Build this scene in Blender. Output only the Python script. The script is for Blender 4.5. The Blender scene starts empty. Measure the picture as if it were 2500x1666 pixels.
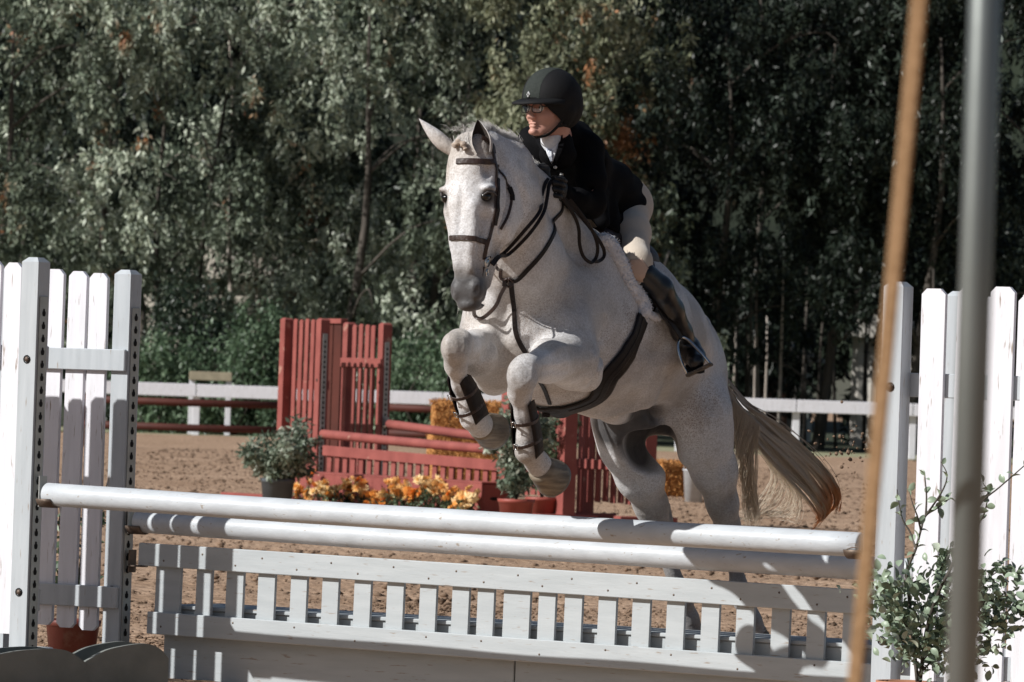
import bpy, math, random
import numpy as np
from mathutils import Vector, Matrix, Quaternion
from mathutils.bvhtree import BVHTree

scene = bpy.context.scene
COL = scene.collection
R = math.radians
rnd = random.Random(7)

# ------------------------------------------------------------------ camera
EYE = Vector((0.0, 0.0, 1.18))
FPX = 15000.0                      # focal length in photo pixels (2500 px wide)
PITCH = math.atan(129.0 / FPX)
ROLL = 0.034
fwd = Vector((0, math.cos(PITCH), math.sin(PITCH)))
r0 = Vector((1, 0, 0)); u0 = Vector((0, -math.sin(PITCH), math.cos(PITCH)))
RT = r0 * math.cos(ROLL) + u0 * math.sin(ROLL)
UP = -r0 * math.sin(ROLL) + u0 * math.cos(ROLL)
cam_d = bpy.data.cameras.new('camera')
cam = bpy.data.objects.new('camera', cam_d); COL.objects.link(cam)
m = Matrix.Identity(4)
for i in range(3):
    m[i][0] = RT[i]; m[i][1] = UP[i]; m[i][2] = -fwd[i]; m[i][3] = EYE[i]
cam.matrix_world = m
cam_d.sensor_width = 36.0; cam_d.lens = FPX / 2500 * 36.0
cam_d.clip_start = 0.5; cam_d.clip_end = 2000
cam_d.dof.use_dof = True; cam_d.dof.focus_distance = 22.2; cam_d.dof.aperture_fstop = 17.0
scene.camera = cam

# ------------------------------------------------------------------ light
TOSUN = Vector((-0.711, -0.34, 0.555)).normalized()
SUN_EL = math.asin(TOSUN.z)
w = bpy.data.worlds.new('World'); scene.world = w; w.use_nodes = True
nt = w.node_tree; nt.nodes.clear()
wo = nt.nodes.new('ShaderNodeOutputWorld'); bg = nt.nodes.new('ShaderNodeBackground')
sk = nt.nodes.new('ShaderNodeTexSky'); sk.sky_type = 'NISHITA'; sk.sun_disc = False
sk.sun_elevation = SUN_EL; sk.sun_rotation = math.atan2(TOSUN.x, TOSUN.y)
sk.air_density = 1.0; sk.dust_density = 1.2; sk.ozone_density = 1.2
bg.inputs['Strength'].default_value = 0.05
nt.links.new(sk.outputs[0], bg.inputs[0]); nt.links.new(bg.outputs[0], wo.inputs[0])
sl = bpy.data.lights.new('sun', 'SUN'); sl.energy = 5.0; sl.angle = R(0.53); sl.color = (1.0, 0.985, 0.955)
so = bpy.data.objects.new('sun', sl); COL.objects.link(so)
so.rotation_euler = TOSUN.to_track_quat('Z', 'Y').to_euler(); so.location = (-20, -10, 30)
scene.view_settings.view_transform = 'Standard'; scene.view_settings.look = 'None'
scene.view_settings.exposure = 0.10; scene.view_settings.gamma = 1.0

# ------------------------------------------------------------------ helpers
def P(px, py, D):
    """point at world depth D (metres along +Y) seen at photo pixel px, py"""
    d = RT * ((px - 1250) / FPX) + UP * (-(py - 833) / FPX) + fwd
    return EYE + d * (D / d.y)
def gx(px, D):                       # ground-level x of a pixel column near mid height
    return P(px, 1000, D).x

def tag(o, label=None, cat=None, group=None, kind=None):
    if label: o['label'] = label
    if cat: o['category'] = cat
    if group: o['group'] = group
    if kind: o['kind'] = kind
    return o
def empty(name, loc=(0, 0, 0), rz=0.0, label=None, cat=None, group=None, parent=None):
    o = bpy.data.objects.new(name, None); COL.objects.link(o)
    o.location = loc; o.rotation_euler = (0, 0, rz); o.empty_display_size = 0.1
    if parent: o.parent = parent
    return tag(o, label, cat, group)
def link(name, me, parent=None, loc=None, rot=None):
    o = bpy.data.objects.new(name, me); COL.objects.link(o)
    if parent is not None: o.parent = parent
    if loc is not None: o.location = loc
    if rot is not None: o.rotation_euler = rot
    return o
def mk(name, V, F, mat, smooth=False):
    me = bpy.data.meshes.new(name); me.from_pydata([tuple(v) for v in V], [], F)
    if mat: me.materials.append(mat)
    if smooth: me.polygons.foreach_set('use_smooth', [True] * len(me.polygons))
    me.update(); return me
def mk_np(name, V, Q, mat, smooth=False, attrs=None):
    """V (n,3) array, Q (m,k) int array with k = 3 or 4"""
    me = bpy.data.meshes.new(name); k = Q.shape[1]
    me.vertices.add(len(V)); me.vertices.foreach_set('co', V.astype(np.float32).ravel())
    me.loops.add(Q.size); me.loops.foreach_set('vertex_index', Q.astype(np.int32).ravel())
    me.polygons.add(len(Q)); me.polygons.foreach_set('loop_start', np.arange(0, Q.size, k, dtype=np.int32))
    me.update(calc_edges=True)
    if smooth: me.polygons.foreach_set('use_smooth', np.ones(len(Q), bool))
    if attrs:
        for nme, (dom, arr) in attrs.items():
            a = me.attributes.new(nme, 'FLOAT', dom); a.data.foreach_set('value', arr.astype(np.float32))
    if mat: me.materials.append(mat)
    return me

class MB:
    def __init__(s): s.V = []; s.F = []
    def add(s, V, F):
        n = len(s.V); s.V += [Vector(v) for v in V]; s.F += [tuple(i + n for i in f) for f in F]; return s
    def box(s, c, d, M=None, ch=0.003):
        hx, hy, hz = d[0] / 2, d[1] / 2, d[2] / 2; c = Vector(c)
        ch = min(ch, hx * .4, hy * .4, hz * .4)
        V = []; idx = {}
        for sx in (-1, 1):
            for sy in (-1, 1):
                for sz in (-1, 1):
                    for ax in range(3):
                        p = [sx * (hx - ch), sy * (hy - ch), sz * (hz - ch)]
                        p[ax] = (sx * hx, sy * hy, sz * hz)[ax]
                        idx[(sx, sy, sz, ax)] = len(V); v = Vector(p)
                        V.append((M @ v if M else v) + c)
        F = []
        for ax in range(3):
            o = [a for a in range(3) if a != ax]
            for sg in (-1, 1):
                q = []
                for a, b in ((-1, -1), (1, -1), (1, 1), (-1, 1)):
                    k = [0, 0, 0]; k[ax] = sg; k[o[0]] = a; k[o[1]] = b; q.append(idx[(*k, ax)])
                F.append(q)
        for ax in range(3):
            o = [a for a in range(3) if a != ax]
            for a in (-1, 1):
                for b in (-1, 1):
                    k1 = [0, 0, 0]; k1[ax] = -1; k1[o[0]] = a; k1[o[1]] = b
                    k2 = list(k1); k2[ax] = 1
                    F.append([idx[(*k1, o[0])], idx[(*k2, o[0])], idx[(*k2, o[1])], idx[(*k1, o[1])]])
        for k in [(a, b, c2) for a in (-1, 1) for b in (-1, 1) for c2 in (-1, 1)]:
            F.append([idx[(*k, 0)], idx[(*k, 1)], idx[(*k, 2)]])
        return s.add(V, F)
    def prism(s, pts, y0, y1, M=None, c=(0, 0, 0)):
        """outline in xz, extruded along y"""
        n = len(pts); c = Vector(c)
        V = [Vector((x, y0, z)) for x, z in pts] + [Vector((x, y1, z)) for x, z in pts]
        V = [(M @ v if M else v) + c for v in V]
        F = [list(range(n)), list(range(2 * n - 1, n - 1, -1))]
        F += [[(i + 1) % n, i, n + i, n + (i + 1) % n] for i in range(n)]
        return s.add(V, F)
    def tube(s, pts, rad, n=8, cap=True, flat=None):
        pts = [Vector(p) for p in pts]; k = len(pts)
        rs = rad if isinstance(rad, (list, tuple)) else [rad] * k
        V = []; ref = None
        for i, p in enumerate(pts):
            t = (pts[min(i + 1, k - 1)] - pts[max(i - 1, 0)])
            if t.length < 1e-9: t = Vector((0, 0, 1))
            t.normalize()
            if ref is None:
                ref = t.orthogonal().normalized()
            ref = (ref - t * ref.dot(t)); ref.normalize(); b = t.cross(ref)
            for j in range(n):
                a = 2 * math.pi * j / n
                V.append(p + (ref * math.cos(a) + b * math.sin(a)) * rs[i])
        F = [[i * n + j, i * n + (j + 1) % n, (i + 1) * n + (j + 1) % n, (i + 1) * n + j] for i in range(k - 1) for j in range(n)]
        if cap: F += [list(range(n))[::-1], [(k - 1) * n + j for j in range(n)]]
        return s.add(V, F)
    def strap(s, pts, nrm, wid, th=0.003):
        """flat strap: centre points, surface normals, width(s)"""
        k = len(pts); ws = wid if isinstance(wid, (list, tuple)) else [wid] * k
        V = []
        for i in range(k):
            t = (pts[min(i + 1, k - 1)] - pts[max(i - 1, 0)]).normalized()
            nn = nrm[i] - t * nrm[i].dot(t); nn.normalize(); b = t.cross(nn)
            for (x, y) in ((-1, 0), (-.75, 1), (.75, 1), (1, 0), (.75, -1), (-.75, -1)):
                V.append(pts[i] + b * (x * ws[i] / 2) + nn * (y * th / 2))
        F = [[i * 6 + j, i * 6 + (j + 1) % 6, (i + 1) * 6 + (j + 1) % 6, (i + 1) * 6 + j] for i in range(k - 1) for j in range(6)]
        F += [list(range(6))[::-1], [(k - 1) * 6 + j for j in range(6)]]
        return s.add(V, F)
    def ball(s, c, r, M=None, nu=10, nv=7):
        c = Vector(c); r = Vector(r) if not isinstance(r, (int, float)) else Vector((r, r, r))
        V = []; F = []
        def pt(v):
            v = Vector((v[0] * r.x, v[1] * r.y, v[2] * r.z)); return (M @ v if M else v) + c
        V.append(pt((0, 0, 1)))
        for i in range(1, nv):
            t = math.pi * i / nv
            for j in range(nu):
                a = 2 * math.pi * j / nu; V.append(pt((math.sin(t) * math.cos(a), math.sin(t) * math.sin(a), math.cos(t))))
        V.append(pt((0, 0, -1))); L = len(V) - 1
        for j in range(nu):
            F.append([0, 1 + j, 1 + (j + 1) % nu]); F.append([L, L - nu + (j + 1) % nu, L - nu + j])
        for i in range(nv - 2):
            for j in range(nu):
                a = 1 + i * nu + j; b = 1 + i * nu + (j + 1) % nu
                F.append([a, a + nu, b + nu, b])
        return s.add(V, F)
    def lathe(s, prof, n=24, c=(0, 0, 0)):
        c = Vector(c); V = []; k = len(prof)
        for r, z in prof:
            for j in range(n):
                a = 2 * math.pi * j / n; V.append(c + Vector((r * math.cos(a), r * math.sin(a), z)))
        F = [[i * n + j, i * n + (j + 1) % n, (i + 1) * n + (j + 1) % n, (i + 1) * n + j] for i in range(k - 1) for j in range(n)]
        return s.add(V, F)
    def mesh(s, name, mat, smooth=False): return mk(name, s.V, s.F, mat, smooth)
    def obj(s, name, mat, parent=None, smooth=False, loc=None, rot=None):
        return link(name, s.mesh(name, mat, smooth), parent, loc, rot)

def catmull(pts, n=8):
    pts = [Vector(p) for p in pts]; out = []
    q = [pts[0] * 2 - pts[1]] + pts + [pts[-1] * 2 - pts[-2]]
    for i in range(1, len(q) - 2):
        for j in range(n):
            t = j / n; a, b, c, d = q[i - 1], q[i], q[i + 1], q[i + 2]
            out.append(0.5 * ((2 * b) + (c - a) * t + (2 * a - 5 * b + 4 * c - d) * t * t + (3 * b - a - 3 * c + d) * t ** 3))
    out.append(pts[-1]); return out

# ------------------------------------------------------------------ materials
def mat(name, base, rough=0.6, vary=None, scale=6.0, bump=0.0, bscale=40.0, spec=0.3, coat=0.0, metal=0.0, detail=4, stretch=None, dirt=None, sheen=0.0):
    """procedural: noise mix of base and vary, optional sparse dirt marks, noise bump"""
    m = bpy.data.materials.new(name); m.use_nodes = True; n = m.node_tree.nodes; l = m.node_tree.links
    b = n['Principled BSDF']; b.inputs['Roughness'].default_value = rough
    b.inputs['Specular IOR Level'].default_value = spec; b.inputs['Metallic'].default_value = metal
    b.inputs['Coat Weight'].default_value = coat
    if sheen: b.inputs['Sheen Weight'].default_value = sheen
    tc = n.new('ShaderNodeTexCoord'); mp = n.new('ShaderNodeMapping')
    oi = n.new('ShaderNodeObjectInfo')
    cb = n.new('ShaderNodeVectorMath'); cb.operation = 'MULTIPLY_ADD'
    l.new(tc.outputs['Object'], cb.inputs[0]); cb.inputs[1].default_value = (1, 1, 1)
    sc = n.new('ShaderNodeVectorMath'); sc.operation = 'SCALE'; sc.inputs['Scale'].default_value = 7.0
    cx = n.new('ShaderNodeCombineXYZ'); l.new(oi.outputs['Random'], cx.inputs[0]); l.new(oi.outputs['Random'], cx.inputs[1])
    l.new(cx.outputs[0], sc.inputs[0]); l.new(sc.outputs[0], cb.inputs[2]); l.new(cb.outputs[0], mp.inputs[0])
    if stretch: mp.inputs['Scale'].default_value = stretch
    nz = n.new('ShaderNodeTexNoise'); nz.inputs['Scale'].default_value = scale; nz.inputs['Detail'].default_value = detail
    l.new(mp.outputs[0], nz.inputs['Vector'])
    rp = n.new('ShaderNodeValToRGB'); rp.color_ramp.elements[0].position = .35; rp.color_ramp.elements[1].position = .65
    v = vary if vary else tuple(c * .8 for c in base)
    rp.color_ramp.elements[0].color = (*v, 1); rp.color_ramp.elements[1].color = (*base, 1)
    l.new(nz.outputs[0], rp.inputs[0]); out = rp.outputs[0]
    if dirt:
        col, dscale, thr = dirt
        d = n.new('ShaderNodeTexNoise'); d.inputs['Scale'].default_value = dscale; d.inputs['Detail'].default_value = 6
        l.new(mp.outputs[0], d.inputs['Vector'])
        dr = n.new('ShaderNodeValToRGB'); dr.color_ramp.elements[0].position = thr; dr.color_ramp.elements[1].position = thr + .08
        l.new(d.outputs[0], dr.inputs[0]); mx = n.new('ShaderNodeMixRGB'); mx.inputs[2].default_value = (*col, 1)
        l.new(dr.outputs[0], mx.inputs[0]); l.new(out, mx.inputs[1]); out = mx.outputs[0]
    l.new(out, b.inputs['Base Color'])
    if bump:
        bn = n.new('ShaderNodeTexNoise'); bn.inputs['Scale'].default_value = bscale; bn.inputs['Detail'].default_value = 5
        l.new(mp.outputs[0], bn.inputs['Vector']); bp = n.new('ShaderNodeBump')
        bp.inputs['Strength'].default_value = bump; bp.inputs['Distance'].default_value = .01
        l.new(bn.outputs[0], bp.inputs['Height']); l.new(bp.outputs[0], b.inputs['Normal'])
    return m

M = {}
dirtc = (.30, .25, .21)
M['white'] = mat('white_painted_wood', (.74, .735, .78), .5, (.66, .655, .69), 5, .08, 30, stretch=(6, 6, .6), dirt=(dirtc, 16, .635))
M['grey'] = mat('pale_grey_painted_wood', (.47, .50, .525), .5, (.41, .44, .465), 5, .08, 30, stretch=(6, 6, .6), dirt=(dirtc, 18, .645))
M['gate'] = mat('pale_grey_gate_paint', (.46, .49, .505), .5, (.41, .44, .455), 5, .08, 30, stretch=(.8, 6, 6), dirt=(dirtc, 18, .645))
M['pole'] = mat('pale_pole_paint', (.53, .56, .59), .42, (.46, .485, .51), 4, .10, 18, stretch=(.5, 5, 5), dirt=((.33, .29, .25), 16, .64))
M['dullgrey'] = mat('dull_shade_grey_board', (.20, .21, .195), .7, (.14, .15, .14), 6, .3, 30, dirt=(dirtc, 9, .68))  # grey taken darker, putting the boards' shade into the paint
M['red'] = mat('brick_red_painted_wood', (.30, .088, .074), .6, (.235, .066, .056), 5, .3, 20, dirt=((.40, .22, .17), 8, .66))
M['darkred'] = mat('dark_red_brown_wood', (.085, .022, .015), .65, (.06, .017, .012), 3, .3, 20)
M['brown'] = mat('weathered_brown_wood', (.12, .07, .045), .8, (.07, .04, .03), 3, .4, 20)
M['steel'] = mat('galvanised_steel', (.42, .43, .42), .45, (.34, .35, .34), 12, .1, 60, metal=.6, spec=.5)
M['cup'] = mat('dull_rusty_steel', (.17, .13, .10), .55, (.10, .07, .055), 20, .2, 60, metal=.5, spec=.5)
M['hole'] = mat('dark_hole', (.012, .012, .012), .9)
M['bark'] = mat('grey_brown_bark', (.11, .095, .08), .9, (.05, .043, .036), 3, .8, 8, stretch=(3, 3, .5))
M['palebark'] = mat('pale_smooth_bark', (.46, .41, .36), .8, (.30, .25, .21), 2.5, .5, 6, stretch=(3, 3, .4))
M['plastic'] = mat('dull_grey_plastic_pot', (.10, .115, .125), .5, (.08, .09, .10), 6, .1, 30)
M['terra'] = mat('red_plastic_pot', (.34, .085, .065), .5, (.28, .07, .055), 5, .15, 30, dirt=((.2, .12, .1), 6, .66))
M['soil'] = mat('potting_soil', (.045, .03, .022), .95, (.02, .014, .01), 30, .8, 60)
M['straw'] = mat('straw', (.62, .32, .11), .8, (.36, .14, .035), 25, .9, 60, stretch=(1, 1, 4))

def leafmat(name, cols, trans=0.25, rough=0.5, patch=None, pscale=.5, spec=.35):
    """leaf colour picked by a per-leaf random attribute; optional 3D patches of dry leaves"""
    m = bpy.data.materials.new(name); m.use_nodes = True; n = m.node_tree.nodes; l = m.node_tree.links
    b = n['Principled BSDF']; out = n['Material Output']
    b.inputs['Roughness'].default_value = rough; b.inputs['Specular IOR Level'].default_value = spec
    at = n.new('ShaderNodeAttribute'); at.attribute_name = 'rnd'
    rp = n.new('ShaderNodeValToRGB'); e = rp.color_ramp.elements
    e[0].position = 0; e[0].color = (*cols[0], 1); e[1].position = 1; e[1].color = (*cols[-1], 1)
    for i, c in enumerate(cols[1:-1]):
        x = e.new((i + 1) / (len(cols) - 1)); x.color = (*c, 1)
    l.new(at.outputs['Fac'], rp.inputs[0]); o = rp.outputs[0]
    if patch:
        g = n.new('ShaderNodeNewGeometry'); z = n.new('ShaderNodeTexNoise'); z.inputs['Scale'].default_value = pscale
        z.inputs['Detail'].default_value = 3; l.new(g.outputs['Position'], z.inputs['Vector'])
        s = n.new('ShaderNodeMath'); s.operation = 'MULTIPLY_ADD'; s.inputs[1].default_value = .16
        l.new(at.outputs['Fac'], s.inputs[0]); l.new(z.outputs[0], s.inputs[2])
        r2 = n.new('ShaderNodeValToRGB'); r2.color_ramp.elements[0].position = patch[1]; r2.color_ramp.elements[1].position = patch[1] + .06
        l.new(s.outputs[0], r2.inputs[0]); mx = n.new('ShaderNodeMixRGB'); mx.inputs[2].default_value = (*patch[0], 1)
        l.new(r2.outputs[0], mx.inputs[0]); l.new(o, mx.inputs[1]); o = mx.outputs[0]
    l.new(o, b.inputs['Base Color'])
    tr = n.new('ShaderNodeBsdfTranslucent'); l.new(o, tr.inputs[0])
    ms = n.new('ShaderNodeMixShader'); ms.inputs[0].default_value = trans
    l.new(b.outputs[0], ms.inputs[1]); l.new(tr.outputs[0], ms.inputs[2]); l.new(ms.outputs[0], out.inputs['Surface'])
    return m
# ------------------------------------------------------------------ foliage generator
def leaves(n_rs, centers, crad, per, ls, lw, droop=.6, hang=0.0, grp=None):
    """leaf quads scattered in ellipsoidal sprays; returns V,Q,rnd"""
    rs = n_rs; nC = len(centers); N = nC * per
    c = np.repeat(centers, per, 0); r = np.repeat(crad, per, 0)
    d = rs.normal(size=(N, 3)); d /= np.linalg.norm(d, axis=1)[:, None]
    rad = rs.rand(N) ** .45
    off = d * rad[:, None] * r
    if hang: off[:, 2] -= hang * (rs.rand(N) ** 1.5) * r[:, 2]
    p = c + off
    ax = rs.normal(size=(N, 3)); ax[:, 2] -= droop * 1.6; ax /= np.linalg.norm(ax, axis=1)[:, None]
    nn = d * .9 + rs.normal(size=(N, 3)) * .8 + np.array([0, 0, .3]); sd = np.cross(ax, nn); sd /= np.linalg.norm(sd, axis=1)[:, None] + 1e-9
    L = ls * (.6 + .8 * rs.rand(N)); W = lw * (.6 + .8 * rs.rand(N))
    V = np.stack([p, p + ax * (L * .45)[:, None] + sd * (W * .5)[:, None], p + ax * L[:, None], p + ax * (L * .45)[:, None] - sd * (W * .5)[:, None]], 1)
    Q = np.arange(N * 4).reshape(N, 4)
    cr = np.repeat(rs.rand(nC), per)
    rv = np.clip(.45 * rs.rand(N) + .55 * cr, 0, 1) if grp is None else np.clip(.32 * rs.rand(N) + .22 * cr + .46 * np.repeat(grp, per), 0, 1)
    return V.reshape(-1, 3), Q, rv
LC = {
 'olive': leafmat('olive_green_leaves', [(.014, .021, .013), (.034, .046, .032), (.17, .205, .145), (.52, .57, .45), (.84, .86, .76)], .10, .42, ((.26, .11, .045), .73), .45, .2),
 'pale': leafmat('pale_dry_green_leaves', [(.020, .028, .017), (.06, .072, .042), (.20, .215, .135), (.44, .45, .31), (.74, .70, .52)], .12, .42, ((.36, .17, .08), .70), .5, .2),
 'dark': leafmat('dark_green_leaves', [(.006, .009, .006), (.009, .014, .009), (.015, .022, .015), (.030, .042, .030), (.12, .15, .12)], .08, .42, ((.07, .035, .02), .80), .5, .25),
 'shrub': leafmat('fresh_green_shrub_leaves', [(.020, .036, .020), (.06, .10, .055), (.15, .22, .13), (.30, .38, .25)], .25, .45),
 'hedge': leafmat('deep_green_hedge_leaves', [(.008, .014, .009), (.018, .030, .019), (.035, .055, .034), (.08, .11, .075)], .15, .4),
}
M['clod'] = mat('damp_sand_clod', (.25, .17, .118), .95, (.075, .05, .034), 1.2, .5, 50, spec=.1)
# ------------------------------------------------------------------ ground and far setting
def ground_mat():
    m = bpy.data.materials.new('arena_sand'); m.use_nodes = True; n = m.node_tree.nodes; l = m.node_tree.links
    b = n['Principled BSDF']; b.inputs['Roughness'].default_value = .95; b.inputs['Specular IOR Level'].default_value = .1
    g = n.new('ShaderNodeNewGeometry')
    def noise(s, d=5):
        z = n.new('ShaderNodeTexNoise'); z.inputs['Scale'].default_value = s; z.inputs['Detail'].default_value = d
        l.new(g.outputs['Position'], z.inputs['Vector']); return z.outputs[0]
    def ramp(f, p0, p1, c0, c1):
        r = n.new('ShaderNodeValToRGB'); e = r.color_ramp.elements; e[0].position = p0; e[1].position = p1
        e[0].color = (*c0, 1); e[1].color = (*c1, 1); l.new(f, r.inputs[0]); return r.outputs[0]
    a = ramp(noise(.7, 6), .35, .68, (.38, .255, .17), (.50, .35, .245))
    fine = ramp(noise(26, 10, ), .40, .56, (.36, .32, .30), (1.05, 1.05, 1.05))
    mx = n.new('ShaderNodeMixRGB'); mx.blend_type = 'MULTIPLY'; mx.inputs[0].default_value = .8
    l.new(a, mx.inputs[1]); l.new(fine, mx.inputs[2])
    l.new(mx.outputs[0], b.inputs['Base Color'])
    bp = n.new('ShaderNodeBump'); bp.inputs['Strength'].default_value = 1; bp.inputs['Distance'].default_value = .05
    l.new(noise(9, 8), bp.inputs['Height']); l.new(bp.outputs[0], b.inputs['Normal'])
    return m
M['sand'] = ground_mat()
def relief(name, x0, x1, y0, y1, nx, ny, amp, z0, mt, seed):
    rs = np.random.RandomState(seed)
    X, Y = np.meshgrid(np.linspace(x0, x1, nx), np.linspace(y0, y1, ny), indexing='ij')
    Z = np.zeros_like(X)
    for k in range(26):
        f = 1.2 * 1.22 ** k; a = rs.rand() * 6.28; ph = rs.rand() * 6.28
        if f > 60: break
        Z += np.sin((X * math.cos(a) + Y * math.sin(a)) * f + ph + 1.7 * np.sin(X * f * .31 + k) * np.cos(Y * f * .27)) / (1 + f * .35)
    Z = Z / Z.std() * amp + rs.rand(nx, ny) * amp * .5
    e = np.minimum(np.minimum(X - x0, x1 - X), np.minimum(Y - y0, y1 - Y)); Z = Z * np.clip(e / 1.0, 0, 1) + z0
    V = np.stack([X, Y, Z], -1).reshape(-1, 3)
    I = np.arange(nx * ny).reshape(nx, ny)
    Q = np.stack([I[:-1, :-1], I[1:, :-1], I[1:, 1:], I[:-1, 1:]], -1).reshape(-1, 4)
    return link(name, mk_np(name, V, Q, mt, True))
g = MB(); g.add([(-900, -300, -.03), (900, -300, -.03), (900, 900, -.03), (-900, 900, -.03)], [[0, 1, 2, 3]])
tag(g.obj('ground', M['sand']), kind='structure')
tag(relief('arena_sand', -9, 9, 3, 139.0, 260, 1300, .0065, .0, M['sand'], 3), kind='structure')

# clods of sand lying on the arena
def clods(name, n, x0, x1, y0, y1, smin, smax, seed, power=1.0):
    rs = np.random.RandomState(seed)
    oc = np.array([(1, 0, 0), (-1, 0, 0), (0, 1, 0), (0, -1, 0), (0, 0, 1), (0, 0, -1)], float)
    tri = np.array([(0, 2, 4), (2, 1, 4), (1, 3, 4), (3, 0, 4), (2, 0, 5), (1, 2, 5), (3, 1, 5), (0, 3, 5)])
    y = y0 + (y1 - y0) * rs.rand(n) ** power
    c = np.stack([x0 + (x1 - x0) * rs.rand(n), y, rs.rand(n) * .012], -1)
    s = smin + (smax - smin) * rs.rand(n) ** 3
    V = oc[None] * np.array([1.2, 1.2, .6]) * s[:, None, None] * (0.6 + .8 * rs.rand(n, 6, 1)) + (rs.rand(n, 6, 3) - .5) * s[:, None, None] * .5 + c[:, None]
    F = (tri[None] + 6 * np.arange(n)[:, None, None]).reshape(-1, 3)
    o = link(name, mk_np(name, V.reshape(-1, 3), F, M['clod'])); return tag(o, kind='stuff')
tag(clods('sand_clods', 62000, -3.2, 3.6, 20.5, 34, .0025, .0115, 5, 1.3), 'loose brown clods of sand strewn over the churned arena floor behind the white jump', 'sand')
tag(clods('sand_clods', 22000, -6, 6, 34, 110, .006, .028, 6, 1.2), 'coarser brown clods on the far arena floor between red jump and white rail', 'sand')

# grass beyond the rail and the shaded strip under the trees
M['drygrass'] = mat('dry_pale_grass', (.36, .34, .22), .9, (.20, .20, .11), 2, .6, 6)
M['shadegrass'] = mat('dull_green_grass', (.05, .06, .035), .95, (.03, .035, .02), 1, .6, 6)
g = MB(); g.add([(-60, 139.2, -.004), (60, 139.2, -.004), (60, 152, .0), (-60, 152, .0)], [[0, 1, 2, 3]])
tag(g.obj('verge', M['drygrass']), kind='structure')
g = MB(); g.add([(-200, 152, .0), (200, 152, .0), (200, 330, .3), (-200, 330, .3)], [[0, 1, 2, 3]])
tag(g.obj('woodland_floor', M['shadegrass']), kind='structure')
# wooded hill that closes the view behind the trees
nx, ny = 80, 14
V = []; rs = random.Random(4)
for j in range(ny):
    for i in range(nx):
        x = -220 + 440 * i / (nx - 1); t = j / (ny - 1)
        V.append((x + rs.uniform(-2, 2), 225 + 90 * t, -1 + 58 * math.sin(t * 1.55) + rs.uniform(-1.5, 1.5) + 4 * math.sin(x * .05)))
F = [[j * nx + i, j * nx + i + 1, (j + 1) * nx + i + 1, (j + 1) * nx + i] for j in range(ny - 1) for i in range(nx - 1)]
M['hill'] = mat('scrub_covered_hill', (.028, .038, .022), .95, (.012, .016, .010), .25, .8, .6)
tag(link('hill', mk('hill', V, F, M['hill'], True)), kind='structure')

def make_tree(name, x, y, H, W, kind, trunk, label, seed, low=1.2, nspray=460, per=50, ls=.19, lw=.070, trunks=1, depth=None, lean=0.0, cat='tree', group='trees behind the arena', gaps=.35, thick=.16):
    rs = np.random.RandomState(seed); rr = random.Random(seed)
    t = empty(name, (x, y, 0), 0, label, cat, group)
    depth = depth or W
    # limbs
    tm = MB(); tips = []
    for k in range(trunks):
        bx = rr.uniform(-.5, .5) * (trunks > 1) * 1.6; a = rr.uniform(-.12, .12) + lean
        pts = []; px_, pz = bx, 0.0; wob = rr.uniform(0, 6)
        n = 8
        for i in range(n + 1):
            f = i / n; pts.append((bx + math.sin(a) * H * .75 * f + .18 * math.sin(wob + f * 6), rr.uniform(-.1, .1), H * .78 * f))
        th = thick * (.7 if trunks > 1 else 1)
        tm.tube(pts, [th * (1 - .8 * i / n) + (.1 * th if i == 0 else 0) for i in range(n + 1)], 8)
        for b in range(6):
            f = rr.uniform(.22, .95); i = int(f * n); p = Vector(pts[i]); an = rr.uniform(0, 6.28); L = W * .42 * rr.uniform(.6, 1.1)
            q = [p, p + Vector((math.cos(an) * L * .4, math.sin(an) * L * .4, L * .35)), p + Vector((math.cos(an) * L * .8, math.sin(an) * L * .8, L * .45)), p + Vector((math.cos(an) * L, math.sin(an) * L, L * .2))]
            q = catmull(q, 3); tm.tube(q, [th * .28 * (1 - .85 * j / (len(q) - 1)) for j in range(len(q))], 5)
    tm.obj('trunk', trunk, t, True)
    # crown: sprays over lobes
    lob = []
    for k in range(14):
        th = rr.uniform(0, 6.28); z = rr.uniform(low, H); f = math.sin(math.pi * min(1, max(.12, (z - low * .6) / (H - low * .4))) ** .8)
        rad = (.35 + .65 * f) * rr.uniform(.2, .62)
        lob.append((math.cos(th) * W * .5 * rad * 1.7, math.sin(th) * depth * .5 * rad * 1.5, z, rr.uniform(.55, 1.15) * W * .17 + .35))
    lob = np.array(lob); pick = rs.randint(0, len(lob), nspray); L = lob[pick]; lg = rs.rand(len(lob))[pick]
    d = rs.normal(size=(nspray, 3)); d /= np.linalg.norm(d, axis=1)[:, None]; rad = (.55 + .5 * rs.rand(nspray))[:, None]
    c = L[:, :3] + d * rad * L[:, 3:4] * np.array([1, 1, 1.15]); c[:, 2] = np.clip(c[:, 2], low * (.6 + .8 * rs.rand(nspray)), None)
    sr = (.14 + .36 * rs.rand(nspray, 1)) * np.array([[.75, .75, 1.25]])
    V, Q, rv = leaves(rs, c, sr, per, ls, lw, .8, .9, lg)
    me = mk_np('crown', V, Q, LC[kind], False, {'rnd': ('FACE', rv)})
    tag(link('crown', me, t), kind='stuff')
    return t
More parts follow.
